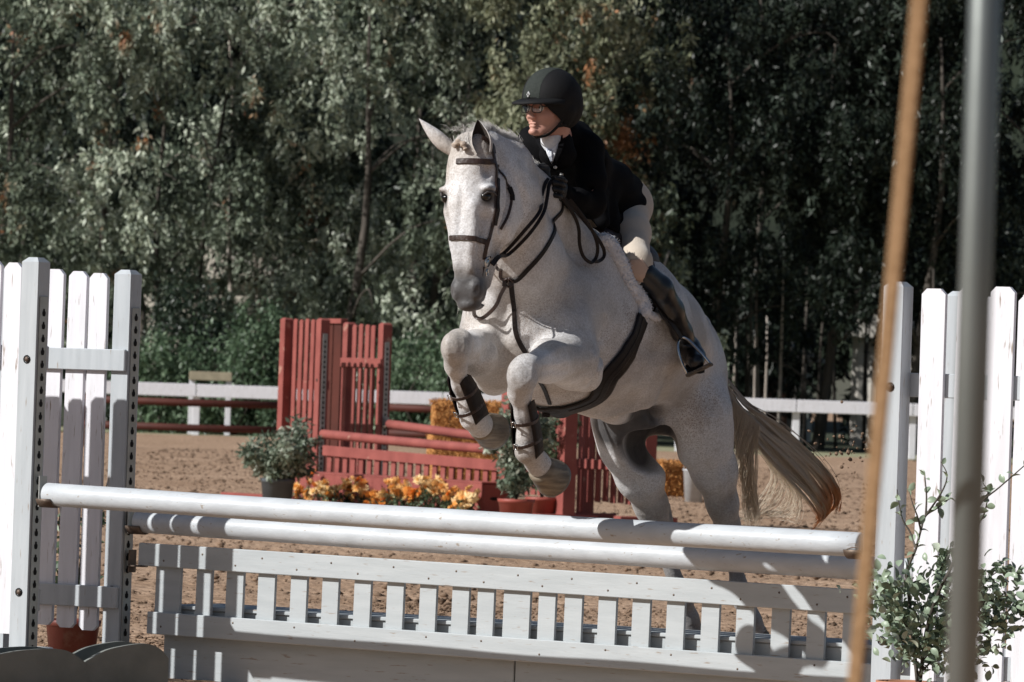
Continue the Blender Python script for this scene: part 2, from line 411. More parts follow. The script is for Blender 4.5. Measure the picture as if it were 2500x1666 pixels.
TREES = [
 # px, D, H, W, kind, trunk, label
 (-60, 152, 12.5, 8.0, 'olive', 'bark', 'tall olive green tree cut by the left picture edge, above the front left wing', 1, dict(low=.9)),
 (190, 155, 13, 8.5, 'olive', 'bark', 'broad drooping grey green tree right above the left picket wing', 2, dict(low=3.0, nspray=560)),
 (440, 158, 13.5, 8.0, 'olive', 'bark', 'leaning tree with forked brown trunk and russet patches left of the red jump', 3, dict(low=3.4, lean=-.05, nspray=520, trunks=2)),
 (640, 160, 13, 6.0, 'olive', 'palebark', 'slender tree with two thin pale trunks behind the red standards', 4, dict(low=2.2, trunks=3, thick=.13, nspray=420)),
 (830, 154, 13.5, 8.0, 'olive', 'bark', 'tall dense tree with rust coloured leaves above the red standards', 5, dict(low=1.5, nspray=560)),
 (1040, 157, 13, 7.5, 'olive', 'bark', "mid green tree directly behind the horse's ears", 6, dict(low=1.3, nspray=480)),
 (1330, 153, 13.5, 6.5, 'pale', 'bark', "pale yellowish green tree catching the sun behind the rider's helmet", 7, dict(low=1.6, nspray=560)),
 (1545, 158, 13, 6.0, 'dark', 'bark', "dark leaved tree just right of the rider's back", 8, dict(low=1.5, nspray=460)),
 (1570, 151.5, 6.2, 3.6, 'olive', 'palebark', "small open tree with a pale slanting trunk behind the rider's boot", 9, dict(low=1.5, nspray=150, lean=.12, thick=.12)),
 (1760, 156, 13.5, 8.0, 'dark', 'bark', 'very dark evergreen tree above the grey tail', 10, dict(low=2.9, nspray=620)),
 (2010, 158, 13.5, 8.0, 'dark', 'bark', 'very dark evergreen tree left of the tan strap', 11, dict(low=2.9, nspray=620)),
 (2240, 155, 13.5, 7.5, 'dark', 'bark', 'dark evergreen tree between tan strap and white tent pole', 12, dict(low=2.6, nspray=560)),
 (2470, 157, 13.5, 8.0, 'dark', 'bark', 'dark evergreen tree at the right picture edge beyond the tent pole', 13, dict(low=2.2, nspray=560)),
]
for (px, D, H, W, kind, tk, lab, sd, kw) in TREES:
    make_tree('tree', gx(px, D), D, H, W, kind, M[tk], lab, sd, **kw)
# second row, seen through the gaps
BACK = [(0, 'left edge of the picture'), (330, 'brown forked trunk'), (700, 'red standards'), (980, 'right red standard'), (1220, "horse's head"), (1450, "rider's back"), (1850, 'white rail on the right'), (2120, 'tan strap'), (2400, 'white tent pole')]
for i, (px, wh) in enumerate(BACK):
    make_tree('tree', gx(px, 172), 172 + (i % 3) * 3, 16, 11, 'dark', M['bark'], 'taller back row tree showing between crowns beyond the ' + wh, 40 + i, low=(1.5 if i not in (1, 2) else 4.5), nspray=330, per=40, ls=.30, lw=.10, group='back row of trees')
# shrubs in front of the trees
SHR = [
 (400, 148, 3.1, 3.4, 'hedge', 'large dark rounded bush above the left end of the white rail', 21, 260),
 (500, 147, 2.9, 2.6, 'hedge', 'second dark bush touching the fork of the brown trunk', 22, 200),
 (395, 143, 1.9, 2.4, 'shrub', 'bright green low bush behind the left rail beside the left wing', 23, 150),
 (545, 143.5, 2.1, 2.6, 'shrub', 'fresh green bush behind the beige topped hitching rail', 24, 170),
 (655, 142.5, 2.6, 2.2, 'shrub', 'tall sprawling green bush against the left red standard', 25, 190),
 (995, 143, 2.0, 1.7, 'shrub', 'green bush just right of the red standards', 26, 110),
 (1080, 142, 2.3, 2.2, 'shrub', 'leafy light green bush behind the right foreleg', 27, 170),
 (1190, 143, 1.6, 2.0, 'shrub', 'low light green bush between the two forelegs', 28, 110),
]
for (px, D, H, W, kind, lab, sd, ns) in SHR:
    make_tree('bush', gx(px, D), D, H, W, kind, M['bark'], lab, sd, low=.15, nspray=ns, per=46, ls=.13, lw=.06, trunks=3, cat='bush', group='bushes along the rail', thick=.04)

# thin dark trunks under the right-hand crowns
rr = random.Random(12); tw = []
for i in range(26):
    px = rr.uniform(1740, 2520); D = rr.uniform(153, 168); tr = empty('sapling', (gx(px, D), D, 0), 0, None, 'sapling', 'thin bare saplings under the dark trees'); tw.append((px, tr))
    mb = MB(); l = rr.uniform(-.25, .25); hh = rr.uniform(3.2, 5)
    mb.tube([(0, 0, 0), (l * .4, 0, hh * .35), (l * .7 + rr.uniform(-.05, .05), 0, hh * .7), (l, 0, hh)], [.05, .045, .035, .02], 6)
    mb.obj('stem', M['bark'] if rr.random() < .8 else M['palebark'], tr, True)
for px, tr in tw: tr['label'] = 'thin bare sapling among many in the shade beyond the white rail on the right'

# far buildings glimpsed through the trees
M['stucco'] = mat('pale_cream_stucco', (.62, .57, .49), .8, (.55, .5, .42), .6, .1, 5)
M['corr'] = mat('pale_corrugated_sheet', (.50, .47, .42), .6, (.42, .39, .35), 1, .1, 5)
M['rooft'] = mat('faded_red_roof', (.30, .10, .07), .8, (.22, .07, .05), 1, .2, 5)
def shed(px, D, W, Hh, label, wallm, roofm, corrugated=False):
    t = empty('shed', (gx(px, D), D, 0), R(-8), label, 'shed')
    mb = MB()
    if corrugated:
        n = int(W / .18)
        pts = []
        for i in range(n + 1): pts.append((-W / 2 + W * i / n, -.03 if i % 2 else .03))
        V = [(x, y, 0) for x, y in pts] + [(x, y, Hh) for x, y in pts] + [(W / 2, 3, 0), (-W / 2, 3, 0), (W / 2, 3, Hh), (-W / 2, 3, Hh)]
        F = [[i, i + 1, n + 2 + i, n + 1 + i] for i in range(n)]; k = 2 * (n + 1)
        F += [[n, k, k + 2, 2 * n + 1], [k, k + 1, k + 3, k + 2], [k + 1, 0, n + 1, k + 3]]
        mb.add(V, F)
    else: mb.box((0, 1.5, Hh / 2), (W, 3, Hh), None, .01)
    mb.obj('wall', wallm, t)
    rb = MB(); rb.prism([(-W / 2 - .3, Hh + .004), (W / 2 + .3, Hh + .004), (W / 2 + .3, Hh + .12), (0, Hh + 1.0), (-W / 2 - .3, Hh + .12)], -.4, 3.4); rb.obj('roof', roofm, t)
    d = MB(); d.box((W * .2, -.06, 1.0), (.9, .05, 2.0)); d.obj('door', M['brown'], t)
shed(480, 182, 4.2, 4.3, 'pale cream outbuilding glimpsed between the trunks left of the red jump', M['stucco'], M['stucco'])
shed(2150, 172, 1.7, 3.1, 'pale corrugated shed glimpsed under the dark trees beside the tan strap', M['corr'], M['corr'], True)
shed(1835, 180, 3.0, 2.4, 'small pale shed hidden in shade above the white rail on the right', M['corr'], M['corr'], True)

# ------------------------------------------------------------------ white arena rail, far
def rail_fence(label, xs, D0, D1, zt, ph):
    t = empty('rail_fence', (xs[0], D0, 0), 0, label, 'fence', 'white rails round the arena')
    n = len(xs); o = Vector((xs[0], D0, 0))
    pts = [Vector((x, D0 + (D1 - D0) * (x - xs[0]) / (xs[-1] - xs[0]), 0)) for x in xs]
    for i, p in enumerate(pts):
        mb = MB(); mb.box((0, .16, ph / 2 - .05), (.17, .14, ph + .1), None, .01); mb.obj('post', M['white'], t, loc=p - o)
    for a, b in zip(pts[:-1], pts[1:]):
        d = b - a; mb = MB(); mb.box((d.length / 2, 0, zt - .145), (d.length - .02, .05, .29), None, .008)
        mb.obj('rail', M['white'], t, loc=a - o, rot=(0, 0, math.atan2(d.y, d.x)))
rail_fence('white board rail on the left behind the bushes and red jump', [gx(p, 140) for p in (-120, 180, 478, 780, 1080, 1380)], 140, 140, 1.16, .95)
rail_fence('white board rail on the right behind the tail', [gx(p, 141) for p in (1390, 1660, 1945, 2230, 2520)], 141, 141, 1.27, 1.1)
# hitching rail beyond the fence
t = empty('hitching_rail', (gx(512, 140.9), 140.9, 0), 0, 'weathered hitching rail with beige top board behind the white rail', 'rail')
for sx in (-.42, .42):
    mb = MB(); mb.box((sx, 0, .72), (.13, .13, 1.44), None, .01); mb.obj('post', M['white'], t)
mb = MB(); mb.box((0, -.10, 1.35), (.98, .05, .2), None, .01); mb.obj('top_board', mat('beige_bare_wood', (.36, .31, .22), .8), t)
# dark red rails standing in front of the white fence
def dark_rails(label, p0, p1, D, zs):
    t = empty('pole_fence', (gx(p0, D), D, 0), 0, label, 'fence', 'dark red pole fences'); L = gx(p1, D) - gx(p0, D)
    for z in zs:
        mb = MB(); mb.tube([(0, -.12, z), (L / 2, -.12, z - .01), (L, -.12, z)], .065, 10); mb.obj('rail', M['darkred'], t, True)
    n = max(2, int(L / 3.2) + 1)
    for i in range(n):
        mb = MB(); mb.box((L * i / (n - 1), 0, (max(zs) + .1) / 2), (.12, .12, max(zs) + .1)); mb.obj('post', M['darkred'], t)
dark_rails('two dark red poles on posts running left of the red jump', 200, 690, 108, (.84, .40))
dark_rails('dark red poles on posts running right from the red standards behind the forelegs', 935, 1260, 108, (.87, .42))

# ------------------------------------------------------------------ straw bales, barrel
def bale(px, D, w_, h_, z, label, rz=0.2):
    t = empty('straw_bale', (gx(px, D), D, z), rz, label, 'straw bale', 'straw bales behind the red jump')
    mb = MB(); mb.box((0, 0, h_ / 2), (w_, .5, h_), None, .04); mb.obj('bale', M['straw'], t)
    rs = np.random.RandomState(int(px)); N = 900
    p = (rs.rand(N, 3) - .5) * np.array([w_ * 1.03, .52, h_ * 1.03]) + np.array([0, 0, h_ / 2])
    ax = rs.randint(0, 2, N); sgn = np.sign(rs.rand(N) - .5)
    p[:, 1] = np.where(ax == 0, -.26, p[:, 1]); p[:, 2] = np.where(ax == 1, h_ + .003, p[:, 2])
    d = rs.normal(size=(N, 3)); d /= np.linalg.norm(d, axis=1)[:, None]; e = np.cross(d, rs.normal(size=(N, 3))); e /= np.linalg.norm(e, axis=1)[:, None]
    L = .10; V = np.stack([p - d * L * .5, p - d * L * .5 + e * .008, p + d * L * .5 + e * .008, p + d * L * .5], 1).reshape(-1, 3)
    tag(link('straw', mk_np('straw', V, np.arange(N * 4).reshape(-1, 4), M['straw']), t), kind='stuff')
    for sx in (-.25, .25):
        b = MB(); b.box((sx * w_, 0, h_ / 2), (.012, .515, h_ + .015)); b.obj('twine', M['brown'], t)
bale(1140, 70, .8, .36, .70, 'upper straw bale of the stack seen between the forelegs', .05)
bale(1150, 70, .95, .36, .35, 'middle straw bale of the stack behind the red poles', .1)
bale(1155, 70, 1.0, .345, 0, 'lowest straw bale of the stack behind the red poles')
bale(1645, 72, .42, .38, .05, 'small orange straw bale framed between the hind legs', .3)
t = empty('bucket', (gx(1700, 71), 71, 0), 0, 'pale grey plastic bucket right of the bale between the hind legs', 'bucket')
mb = MB(); mb.lathe([(.001, .003), (.10, .003), (.125, .36), (.135, .365), (.135, .38), (.12, .38), (.10, .02), (.001, .02)], 20); mb.obj('tub', M['pole'], t, True)
mb = MB(); mb.tube(catmull([(-.13, 0, .36), (-.1, 0, .44), (0, 0, .48), (.1, 0, .44), (.13, 0, .36)], 4), .004, 6); mb.obj('handle', M['steel'], t, True)
# ------------------------------------------------------------------ jump standards, poles, gates
def onplane(px, py, A, u, off=0.0):
    """where the view through px,py meets the vertical plane through A along u, shifted by off along its back normal"""
    n = Vector((-u.y, u.x, 0)); A = Vector(A) + n * off
    d = RT * ((px - 1250) / FPX) + UP * (-(py - 833) / FPX) + fwd
    return EYE + d * ((A - EYE).dot(n) / d.dot(n))
def picket_mesh(key, w_, zb, zt, th, mt, cut=.02, round_bottom=False, cache={}):
    k = (key, w_, zb, zt)
    if k not in cache:
        mb = MB(); c = cut; b = cut * .9 if round_bottom else .0
        o = [(-w_ / 2, zb + b), (-w_ / 2 + b, zb), (w_ / 2 - b, zb), (w_ / 2, zb + b), (w_ / 2, zt - c), (w_ / 2 - c, zt), (-w_ / 2 + c, zt), (-w_ / 2, zt - c)]
        if not round_bottom: o = [(-w_ / 2, zb), (w_ / 2, zb)] + o[4:]
        mb.prism(o, -th / 2, th / 2); cache[k] = mb.mesh('picket', mt)
    return cache[k]
def wing(loc, yaw, side, label, H=1.63, ps=.078, xs=(.105, .206, .307, .408), outer=.52, pw=.08, th=.018, bars=(.32, 1.26), bar_front=True, zb=.19, zt=None, mp=None, mw=None, group=None, bh=.086, rb=False, track=True, trackz=None, barx=None):
    t = empty('jump_standard', loc, yaw, label, 'jump standard', group); zt = zt or H
    for x in (0, side * outer):
        mb = MB(); h = ps / 2; c = .018
        V = [(-h, -h, 0), (h, -h, 0), (h, h, 0), (-h, h, 0), (-h, -h, H - c), (h, -h, H - c), (h, h, H - c), (-h, h, H - c), (-h + c, -h + c, H), (h - c, -h + c, H), (h - c, h - c, H), (-h + c, h - c, H)]
        F = [[3, 2, 1, 0], [8, 9, 10, 11]] + [[i, (i + 1) % 4, 4 + (i + 1) % 4, 4 + i] for i in range(4)] + [[4 + i, 4 + (i + 1) % 4, 8 + (i + 1) % 4, 8 + i] for i in range(4)]
        mb.add(V, F); mb.obj('post', mp, t, loc=(x, 0, .09))
        f = MB(); f.box((0, 0, .045), (ps + .012, .62, .09), None, .006); f.obj('foot', mp, t, loc=(x, 0, 0))
    yb = (-ps / 2 - th / 2 - .001) if bar_front else (ps / 2 + th / 2 + .001)
    b0, b1 = barx if barx else (-side * ps * .45, side * (outer + ps * .5))
    for z in bars:
        mb = MB(); mb.box(((b0 + b1) / 2, 0, 0), (abs(b1 - b0), th, bh)); mb.obj('crossbar', mp, t, loc=(0, yb, z))
    yp = yb + (th + .002) * (1 if bar_front else -1)
    for i, x in enumerate(xs):
        dz = ((i * 37) % 5 - 2) * .003
        link('picket', picket_mesh(mw.name, pw, zb, zt, th, mw, .02, rb), t, (side * x, yp, dz), (0, ((i * 29) % 5 - 2) * .0016, 0))
    if track:
        tz = trackz or (.10, H - .06)
        mb = MB(); mb.box((-side * (ps / 2 + .0035), 0, (tz[0] + tz[1]) / 2), (.004, .052, tz[1] - tz[0]), None, .001); mb.obj('track', M['steel'], t)
        hb = MB(); z = tz[0] + .03; xx = -side * (ps / 2 + .0063)
        while z < tz[1] - .03:
            hb.prism([(-.010, -.004), (-.006, -.012), (.006, -.012), (.010, -.004), (.010, .004), (.005, .009), (.004, .017), (-.004, .017), (-.005, .009), (-.010, .004)], -.0008, .0008, Matrix.Rotation(R(90), 3, 'Z'), (xx, 0, z)); z += .05
        tag(hb.obj('keyholes', M['hole'], t), kind='stuff')
        for z in (.35, 1.25):
            b = MB(); b.ball((0, -ps / 2 - .002, z), (.011, .006, .011), None, 8, 5); b.obj('bolt', M['cup'], t, True)
            b = MB(); b.lathe([(.013, -.001), (.017, 0), (.013, .001)], 10); b.V = [Matrix.Rotation(R(90), 3, 'X') @ v + Vector((0, -ps / 2 - .002, z)) for v in b.V]; b.obj('washer', M['hole'], t, True)
    return t
TH = R(31.1); YAW = -TH; U = Vector((math.cos(TH), -math.sin(TH), 0)); NB = Vector((math.sin(TH), math.cos(TH), 0))
FL = Vector((gx(76, 23.77), 23.77, 0)); BL = Vector((gx(302, 24.39), 24.39, 0))
FR = Vector((gx(2184, 21.83), 21.83, 0)); BR = Vector((gx(2335, 22.45), 22.45, 0))
GW = 'white standards of the near jump'
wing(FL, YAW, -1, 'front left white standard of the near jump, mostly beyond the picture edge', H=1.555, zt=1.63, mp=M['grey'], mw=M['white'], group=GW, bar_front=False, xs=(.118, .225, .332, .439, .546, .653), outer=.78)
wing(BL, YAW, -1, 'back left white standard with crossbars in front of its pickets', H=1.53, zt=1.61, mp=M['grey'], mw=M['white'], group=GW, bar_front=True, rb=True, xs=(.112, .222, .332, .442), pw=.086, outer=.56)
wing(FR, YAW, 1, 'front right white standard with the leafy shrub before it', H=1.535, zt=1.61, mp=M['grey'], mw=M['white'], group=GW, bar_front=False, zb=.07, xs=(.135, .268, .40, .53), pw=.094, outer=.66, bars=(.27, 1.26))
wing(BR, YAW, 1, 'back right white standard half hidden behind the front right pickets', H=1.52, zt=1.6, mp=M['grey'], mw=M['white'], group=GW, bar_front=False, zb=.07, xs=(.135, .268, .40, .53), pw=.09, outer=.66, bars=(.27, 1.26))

def pole(name, a, b, r, mt, label, group, cups=None, n=28):
    a, b = Vector(a), Vector(b); mid = (a + b) / 2; d = b - a; t = empty(name, mid, 0, label, 'jump pole', group)
    mb = MB(); k = 24; side = d.normalized().cross(Vector((0, 0, 1)))
    pts = [a - mid + d * (i / k) + Vector((0, 0, -.006 * math.sin(math.pi * i / k))) + side * .004 * math.sin(i * .9) for i in range(k + 1)]
    e = d.normalized() * .006
    pts = [pts[0]] + [pts[0] + e] + pts[1:-1] + [pts[-1] - e] + [pts[-1]]
    rs = [r * .9, r] + [r * (1 + .012 * math.sin(i * 1.3)) for i in range(k - 1)] + [r, r * .9]
    mb.tube(pts, rs, n); mb.obj('shaft', mt, t, False)
    sh = t.children[0].data
    sh.polygons.foreach_set('use_smooth', [len(p.vertices) == 4 for p in sh.polygons])
    return t
def cup(loc, u, r, label, sgn=1, group=None, mt=None):
    """steel jump cup: back plate, curved cradle open at the top; u points away from the post"""
    t = empty('jump_cup', loc, 0, label, 'jump cup', group); u = Vector(u).normalized(); n = Vector((-u.y, u.x, 0)); MX = Matrix((u, n, Vector((0, 0, 1)))).transposed()
    mb = MB(); mb.box((-.05, 0, .01), (.005, .05, .12), None, .001); mb.V = [MX @ v for v in mb.V]; mb.obj('back_plate', mt or M['steel'], t)
    mb = MB(); V = []; F = []; k = 9
    for i in range(k):
        a = math.pi * (1.12 + .76 * i / (k - 1)); 
        for x in (-.048, .02):
            for rr_ in (r + .002, r + .007): V.append(MX @ Vector((x, math.cos(a) * rr_, math.sin(a) * rr_)))
    for i in range(k - 1):
        o = i * 4; F += [[o, o + 4, o + 6, o + 2], [o + 1, o + 3, o + 7, o + 5], [o + 2, o + 6, o + 7, o + 3], [o, o + 1, o + 5, o + 4]]
    F += [[0, 2, 3, 1], [4 * k - 4, 4 * k - 3, 4 * k - 1, 4 * k - 2]]
    mb.add(V, F); mb.obj('cradle', M['cup'], t, True)
OFFF = -.005
a = onplane(114, 1207, FL, U, OFFF); b = onplane(2104, 1331, FL, U, OFFF); 
pole('jump_pole', a, b, .0445, M['pole'], 'front white pole, the upper one with a split right end', 'white poles of the near jump')
cup(a + U * .03, U, .045, 'rusty cup under the left end of the front white pole'); cup(b - U * .03, -U, .045, 'steel cup under the split right end of the front white pole')
# cracks in the pole end
mb = MB()
for (x0, y0, x1, y1) in ((2052, 1335, 2093, 1331), (2058, 1332, 2090, 1328), (2066, 1341, 2094, 1336)):
    p0 = onplane(x0, y0, FL, U, OFFF - .0445); p1 = onplane(x1, y1, FL, U, OFFF - .0445)
    mb.tube([p0, (p0 + p1) / 2 + Vector((0, 0, .002)), p1], [.0006, .0022, .0014], 5)
c_ = mb.obj('crack', M['cup'], None); pp = [o for o in bpy.data.objects if o.name == 'jump_pole'][0]
c_.parent = pp; c_.location = -pp.location
a2 = onplane(336, 1273, BL, U, OFFF); b2 = onplane(2296, 1398, BL, U, OFFF)
pole('jump_pole', a2, b2, .0445, M['pole'], 'back white pole, the lower one lying in the shade at its left end', 'white poles of the near jump')
cup(a2 + U * .02, U, .045, 'rusty cup under the left end of the back white pole'); cup(b2 - U * .02, -U, .045, 'rusty cup under the right end of the back white pole')

# gate under the back pole
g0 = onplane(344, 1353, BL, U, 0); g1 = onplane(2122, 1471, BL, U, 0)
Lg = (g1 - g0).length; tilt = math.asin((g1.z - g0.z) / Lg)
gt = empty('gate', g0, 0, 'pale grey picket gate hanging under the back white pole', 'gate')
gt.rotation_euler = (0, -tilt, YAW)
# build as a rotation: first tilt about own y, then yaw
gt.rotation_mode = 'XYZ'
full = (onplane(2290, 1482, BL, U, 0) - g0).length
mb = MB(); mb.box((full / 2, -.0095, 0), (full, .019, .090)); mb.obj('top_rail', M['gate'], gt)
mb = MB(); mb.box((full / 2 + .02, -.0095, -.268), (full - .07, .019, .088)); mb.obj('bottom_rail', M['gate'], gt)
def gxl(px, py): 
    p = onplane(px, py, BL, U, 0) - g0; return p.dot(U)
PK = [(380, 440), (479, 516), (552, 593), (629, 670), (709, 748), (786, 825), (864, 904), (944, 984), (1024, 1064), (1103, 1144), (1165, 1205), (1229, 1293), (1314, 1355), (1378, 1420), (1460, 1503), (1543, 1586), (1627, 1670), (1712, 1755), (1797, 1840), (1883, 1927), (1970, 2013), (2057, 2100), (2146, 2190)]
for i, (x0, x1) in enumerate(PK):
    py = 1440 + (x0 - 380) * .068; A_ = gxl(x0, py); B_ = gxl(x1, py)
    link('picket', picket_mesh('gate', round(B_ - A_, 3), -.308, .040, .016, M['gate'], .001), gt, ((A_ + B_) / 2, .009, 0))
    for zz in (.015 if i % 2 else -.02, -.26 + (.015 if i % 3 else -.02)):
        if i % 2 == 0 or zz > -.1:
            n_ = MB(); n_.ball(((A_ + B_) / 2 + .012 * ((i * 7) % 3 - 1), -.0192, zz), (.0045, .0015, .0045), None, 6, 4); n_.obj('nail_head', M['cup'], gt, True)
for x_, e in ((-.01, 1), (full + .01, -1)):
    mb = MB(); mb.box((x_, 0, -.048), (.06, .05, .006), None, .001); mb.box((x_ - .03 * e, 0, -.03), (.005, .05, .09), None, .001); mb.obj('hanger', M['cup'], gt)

# long wall boxes under the gate
def wallbox(px0, px1, z, label):
    a_ = onplane(px0, 1560, BL, U, .050); L = (onplane(px1, 1560, BL, U, .050) - a_).dot(U)
    t = empty('wall_box', (a_.x, a_.y, 0), YAW, label, 'wall box', 'wall boxes under the gate')
    mb = MB(); mb.box((L / 2, .009, z / 2), (L, .018, z - .004)); mb.obj('front_board', M['gate'], t)
    mb = MB(); mb.box((L / 2, .19, z + .007), (L + .004, .40, .016)); mb.obj('top_board', M['gate'], t)
    mb = MB(); mb.box((L / 2, .371, z / 2), (L, .018, z - .004)); mb.obj('back_board', M['gate'], t)
    for x in (.01, L - .01):
        mb = MB(); mb.box((x, .19, z / 2 - .001), (.018, .342, z - .008)); mb.obj('end_board', M['gate'], t)
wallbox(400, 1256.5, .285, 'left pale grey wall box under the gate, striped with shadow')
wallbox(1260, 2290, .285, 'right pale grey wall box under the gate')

# low scalloped boards in front of the left standards
def scallop(pts, D, label):
    A = P(pts[0][0], 1600, D); u = Vector((.83, .55, 0)).normalized()
    q = [onplane(x, y, A, u) for x, y in pts]; o = Vector((A.x, A.y, 0))
    pr = [((p - o).dot(u), p.z) for p in q]; pr = [(v.x, v.z) for v in catmull([Vector((x, 0, z)) for x, z in pr], 5)]
    out = [(pr[0][0], 0.002)] + [(pr[-1][0], .002)] + pr[::-1]
    t = empty('scalloped_box', o, math.atan2(u.y, u.x), label, 'scalloped box', 'scalloped boxes at the left standards')
    mb = MB(); mb.prism(out, 0, .02); mb.obj('front_board', M['dullgrey'], t)
    mb = MB(); mb.prism(out, .16, .18); mb.obj('back_board', M['dullgrey'], t)
    mb = MB(); mb.box(((pr[0][0] + pr[-1][0]) / 2, .09, .04), (pr[-1][0] - pr[0][0] - .02, .139, .06)); mb.obj('bottom_board', M['dullgrey'], t)
scallop([(-130, 1635), (-80, 1612), (-20, 1602), (40, 1590), (100, 1585), (150, 1586), (180, 1597), (214, 1622)], 23.0, 'low scalloped grey board at the lower left corner')
scallop([(172, 1640), (205, 1618), (255, 1590), (300, 1578), (345, 1572), (372, 1575), (395, 1588), (412, 1608)], 23.3, 'low scalloped grey board between the left corner and the gate')

# ------------------------------------------------------------------ pots and potted plants
def pot(loc, r, h, mt, label, leafm, seed, H, W, nspray, per=30, ls=.035, lw=.018, spread=1.0, grp=None, cat='potted plant'):
    t = empty('potted_plant', loc, 0, label, cat, grp)
    mb = MB(); mb.lathe([(.001, .002), (r * .78, .002), (r * .95, h * .86), (r, h * .87), (r * 1.03, h), (r * .95, h), (r * .92, h * .86), (r * .9, h * .85)], 24); mb.obj('pot', mt, t, True)
    mb = MB(); mb.lathe([(.001, h * .9), (r * .6, h * .89), (r * .93, h * .86)], 20); mb.obj('soil', M['soil'], t, True)
    rs = np.random.RandomState(seed); rr = random.Random(seed); sm = MB(); C = []
    for k in range(9):
        an = rr.uniform(0, 6.28); q = Vector((0, 0, h * .88)); d = Vector((math.cos(an) * .35 * spread, math.sin(an) * .35 * spread, 1)).normalized(); L = H * rr.uniform(.55, 1.0)
        pts = [q + d * L * f + Vector((math.cos(an), math.sin(an), 0)) * W * .22 * f * f * spread for f in (0, .25, .5, .75, 1)]
        pts = catmull(pts, 2); sm.tube(pts, [.007 * (1 - .7 * i / (len(pts) - 1)) for i in range(len(pts))], 5)
        for p in pts[2:]: C.append(p)
    sm.obj('stems', M['bark'], t, True)
    C = np.array([list(C[i]) for i in rs.randint(0, len(C), nspray)]) + rs.normal(size=(nspray, 3)) * W * .13
    C[:, 2] = np.where(C[:, 2] < h * 1.12, h * 1.12 + rs.rand(nspray) * H * .3, C[:, 2])
    V, Q, rv = leaves(rs, C, np.full((nspray, 3), W * .11), per, ls, lw, .1)
    tag(link('foliage', mk_np('foliage', V, Q, LC[leafm], False, {'rnd': ('FACE', rv)}), t), kind='stuff')
    return t
LC['silver'] = leafmat('silvery_green_leaves', [(.045, .07, .045), (.14, .18, .125), (.30, .34, .26), (.55, .57, .48)], .25, .45)
pot((gx(196, 25.3), 25.3, 0), .115, .19, mat('dark_red_plastic_pot', (.17, .045, .035), .5, (.12, .035, .028), 5, .15, 30, dirt=((.2, .12, .1), 6, .62)), 'small red pot with a thin green plant behind the left picket standard', 'shrub', 3, .75, .22, 26, 14, .045, .022, .5)
pot((gx(684, 58.5), 58.5, 0), .165, .30, M['plastic'], 'bushy silvery plant in a dull grey pot left of the flower box', 'silver', 4, .50, .62, 170, 40, .060, .028, 1.3)
pot((gx(1268, 55), 55, 0), .165, .24, M['terra'], 'silvery plant in a red pot at the right end of the flower box', 'silver', 5, .95, .48, 150, 34, .060, .026, .6)
pot((gx(1330, 56.5), 56.5, 0), .15, .24, M['terra'], 'dark green potted plant in front of the red pickets behind the left forehoof', 'shrub', 6, .85, .42, 60, 30, .055, .024, .6)
# shrub standing just outside the picture whose shadow falls on the front left standard
pot((gx(-330, 23.0), 23.0, 0), .15, .26, M['terra'], 'leafy potted shrub just beyond the left picture edge', 'shrub', 8, .62, .55, 60, 12, .045, .026, 1.1)

# big leafy shrub before the right standard, branches traced by hand
S0 = Vector((gx(2238, 21.0), 21.0, 0))
sh = empty('potted_shrub', S0, 0, 'leafy small leaved shrub in a terracotta pot before the right standard', 'shrub')
mb = MB(); mb.lathe([(.001, .002), (.075, .002), (.098, .215), (.107, .217), (.109, .245), (.100, .245), (.095, .215)], 28); mb.obj('pot', mat('terracotta_pot', (.42, .20, .12), .7, (.36, .17, .10), 6, .1, 30), sh, True)
mb = MB(); mb.lathe([(.001, .225), (.06, .224), (.097, .216)], 20); mb.obj('soil', M['soil'], sh, True)
def q3(px, py, dd): return P(px, py, 21.0 + dd) - S0
BR_ = [
 [(2240, 1665, 0), (2226, 1530, .02), (2218, 1440, .03), (2216, 1392, .0), (2236, 1340, -.03), (2248, 1295, -.03), (2260, 1260, 0), (2290, 1240, .02), (2318, 1218, .03)],
 [(2236, 1340, -.03), (2222, 1300, .02), (2204, 1270, .03), (2196, 1235, .05), (2190, 1195, .05)],
 [(2248, 1295, -.03), (2240, 1262, -.05), (2228, 1230, -.06), (2220, 1200, -.05)],
 [(2260, 1260, 0), (2262, 1215, .02), (2259, 1175, .02), (2258, 1158, .02)],
 [(2260, 1260, 0), (2300, 1200, -.02), (2312, 1160, -.02), (2297, 1128, 0)],
 [(2246, 1665, 0), (2262, 1540, -.05), (2290, 1450, -.08), (2320, 1390, -.08), (2345, 1330, -.06), (2375, 1270, -.05), (2398, 1225, -.03), (2440, 1190, -.02), (2500, 1138, 0)],
 [(2345, 1330, -.06), (2372, 1300, .02), (2400, 1262, .05), (2412, 1205, .06), (2400, 1180, .06)],
 [(2290, 1450, -.08), (2350, 1480, -.05), (2400, 1470, 0), (2450, 1478, .03), (2500, 1490, .05), (2540, 1480, .05)],
 [(2350, 1480, -.05), (2395, 1430, .03), (2440, 1395, .06), (2490, 1402, .06)],
 [(2236, 1600, 0), (2200, 1530, .05), (2170, 1480, .06), (2150, 1455, .05)],
 [(2232, 1560, .03), (2195, 1500, -.03), (2180, 1455, -.04), (2172, 1435, -.03)],
 [(2250, 1640, -.03), (2300, 1590, -.06), (2350, 1560, -.08), (2400, 1530, -.04), (2440, 1520, 0)],
 [(2226, 1530, .02), (2262, 1480, .08), (2290, 1440, .1), (2296, 1390, .1), (2318, 1350, .08)],
 [(2240, 1620, .05), (2215, 1580, -.08), (2190, 1545, -.1)],
 [(2250, 1630, .05), (2280, 1560, .06), (2310, 1520, .06)],
 [(2300, 1590, -.06), (2360, 1610, .04), (2410, 1590, .05)],
]
bm_ = MB(); lp = []; r5 = random.Random(11)
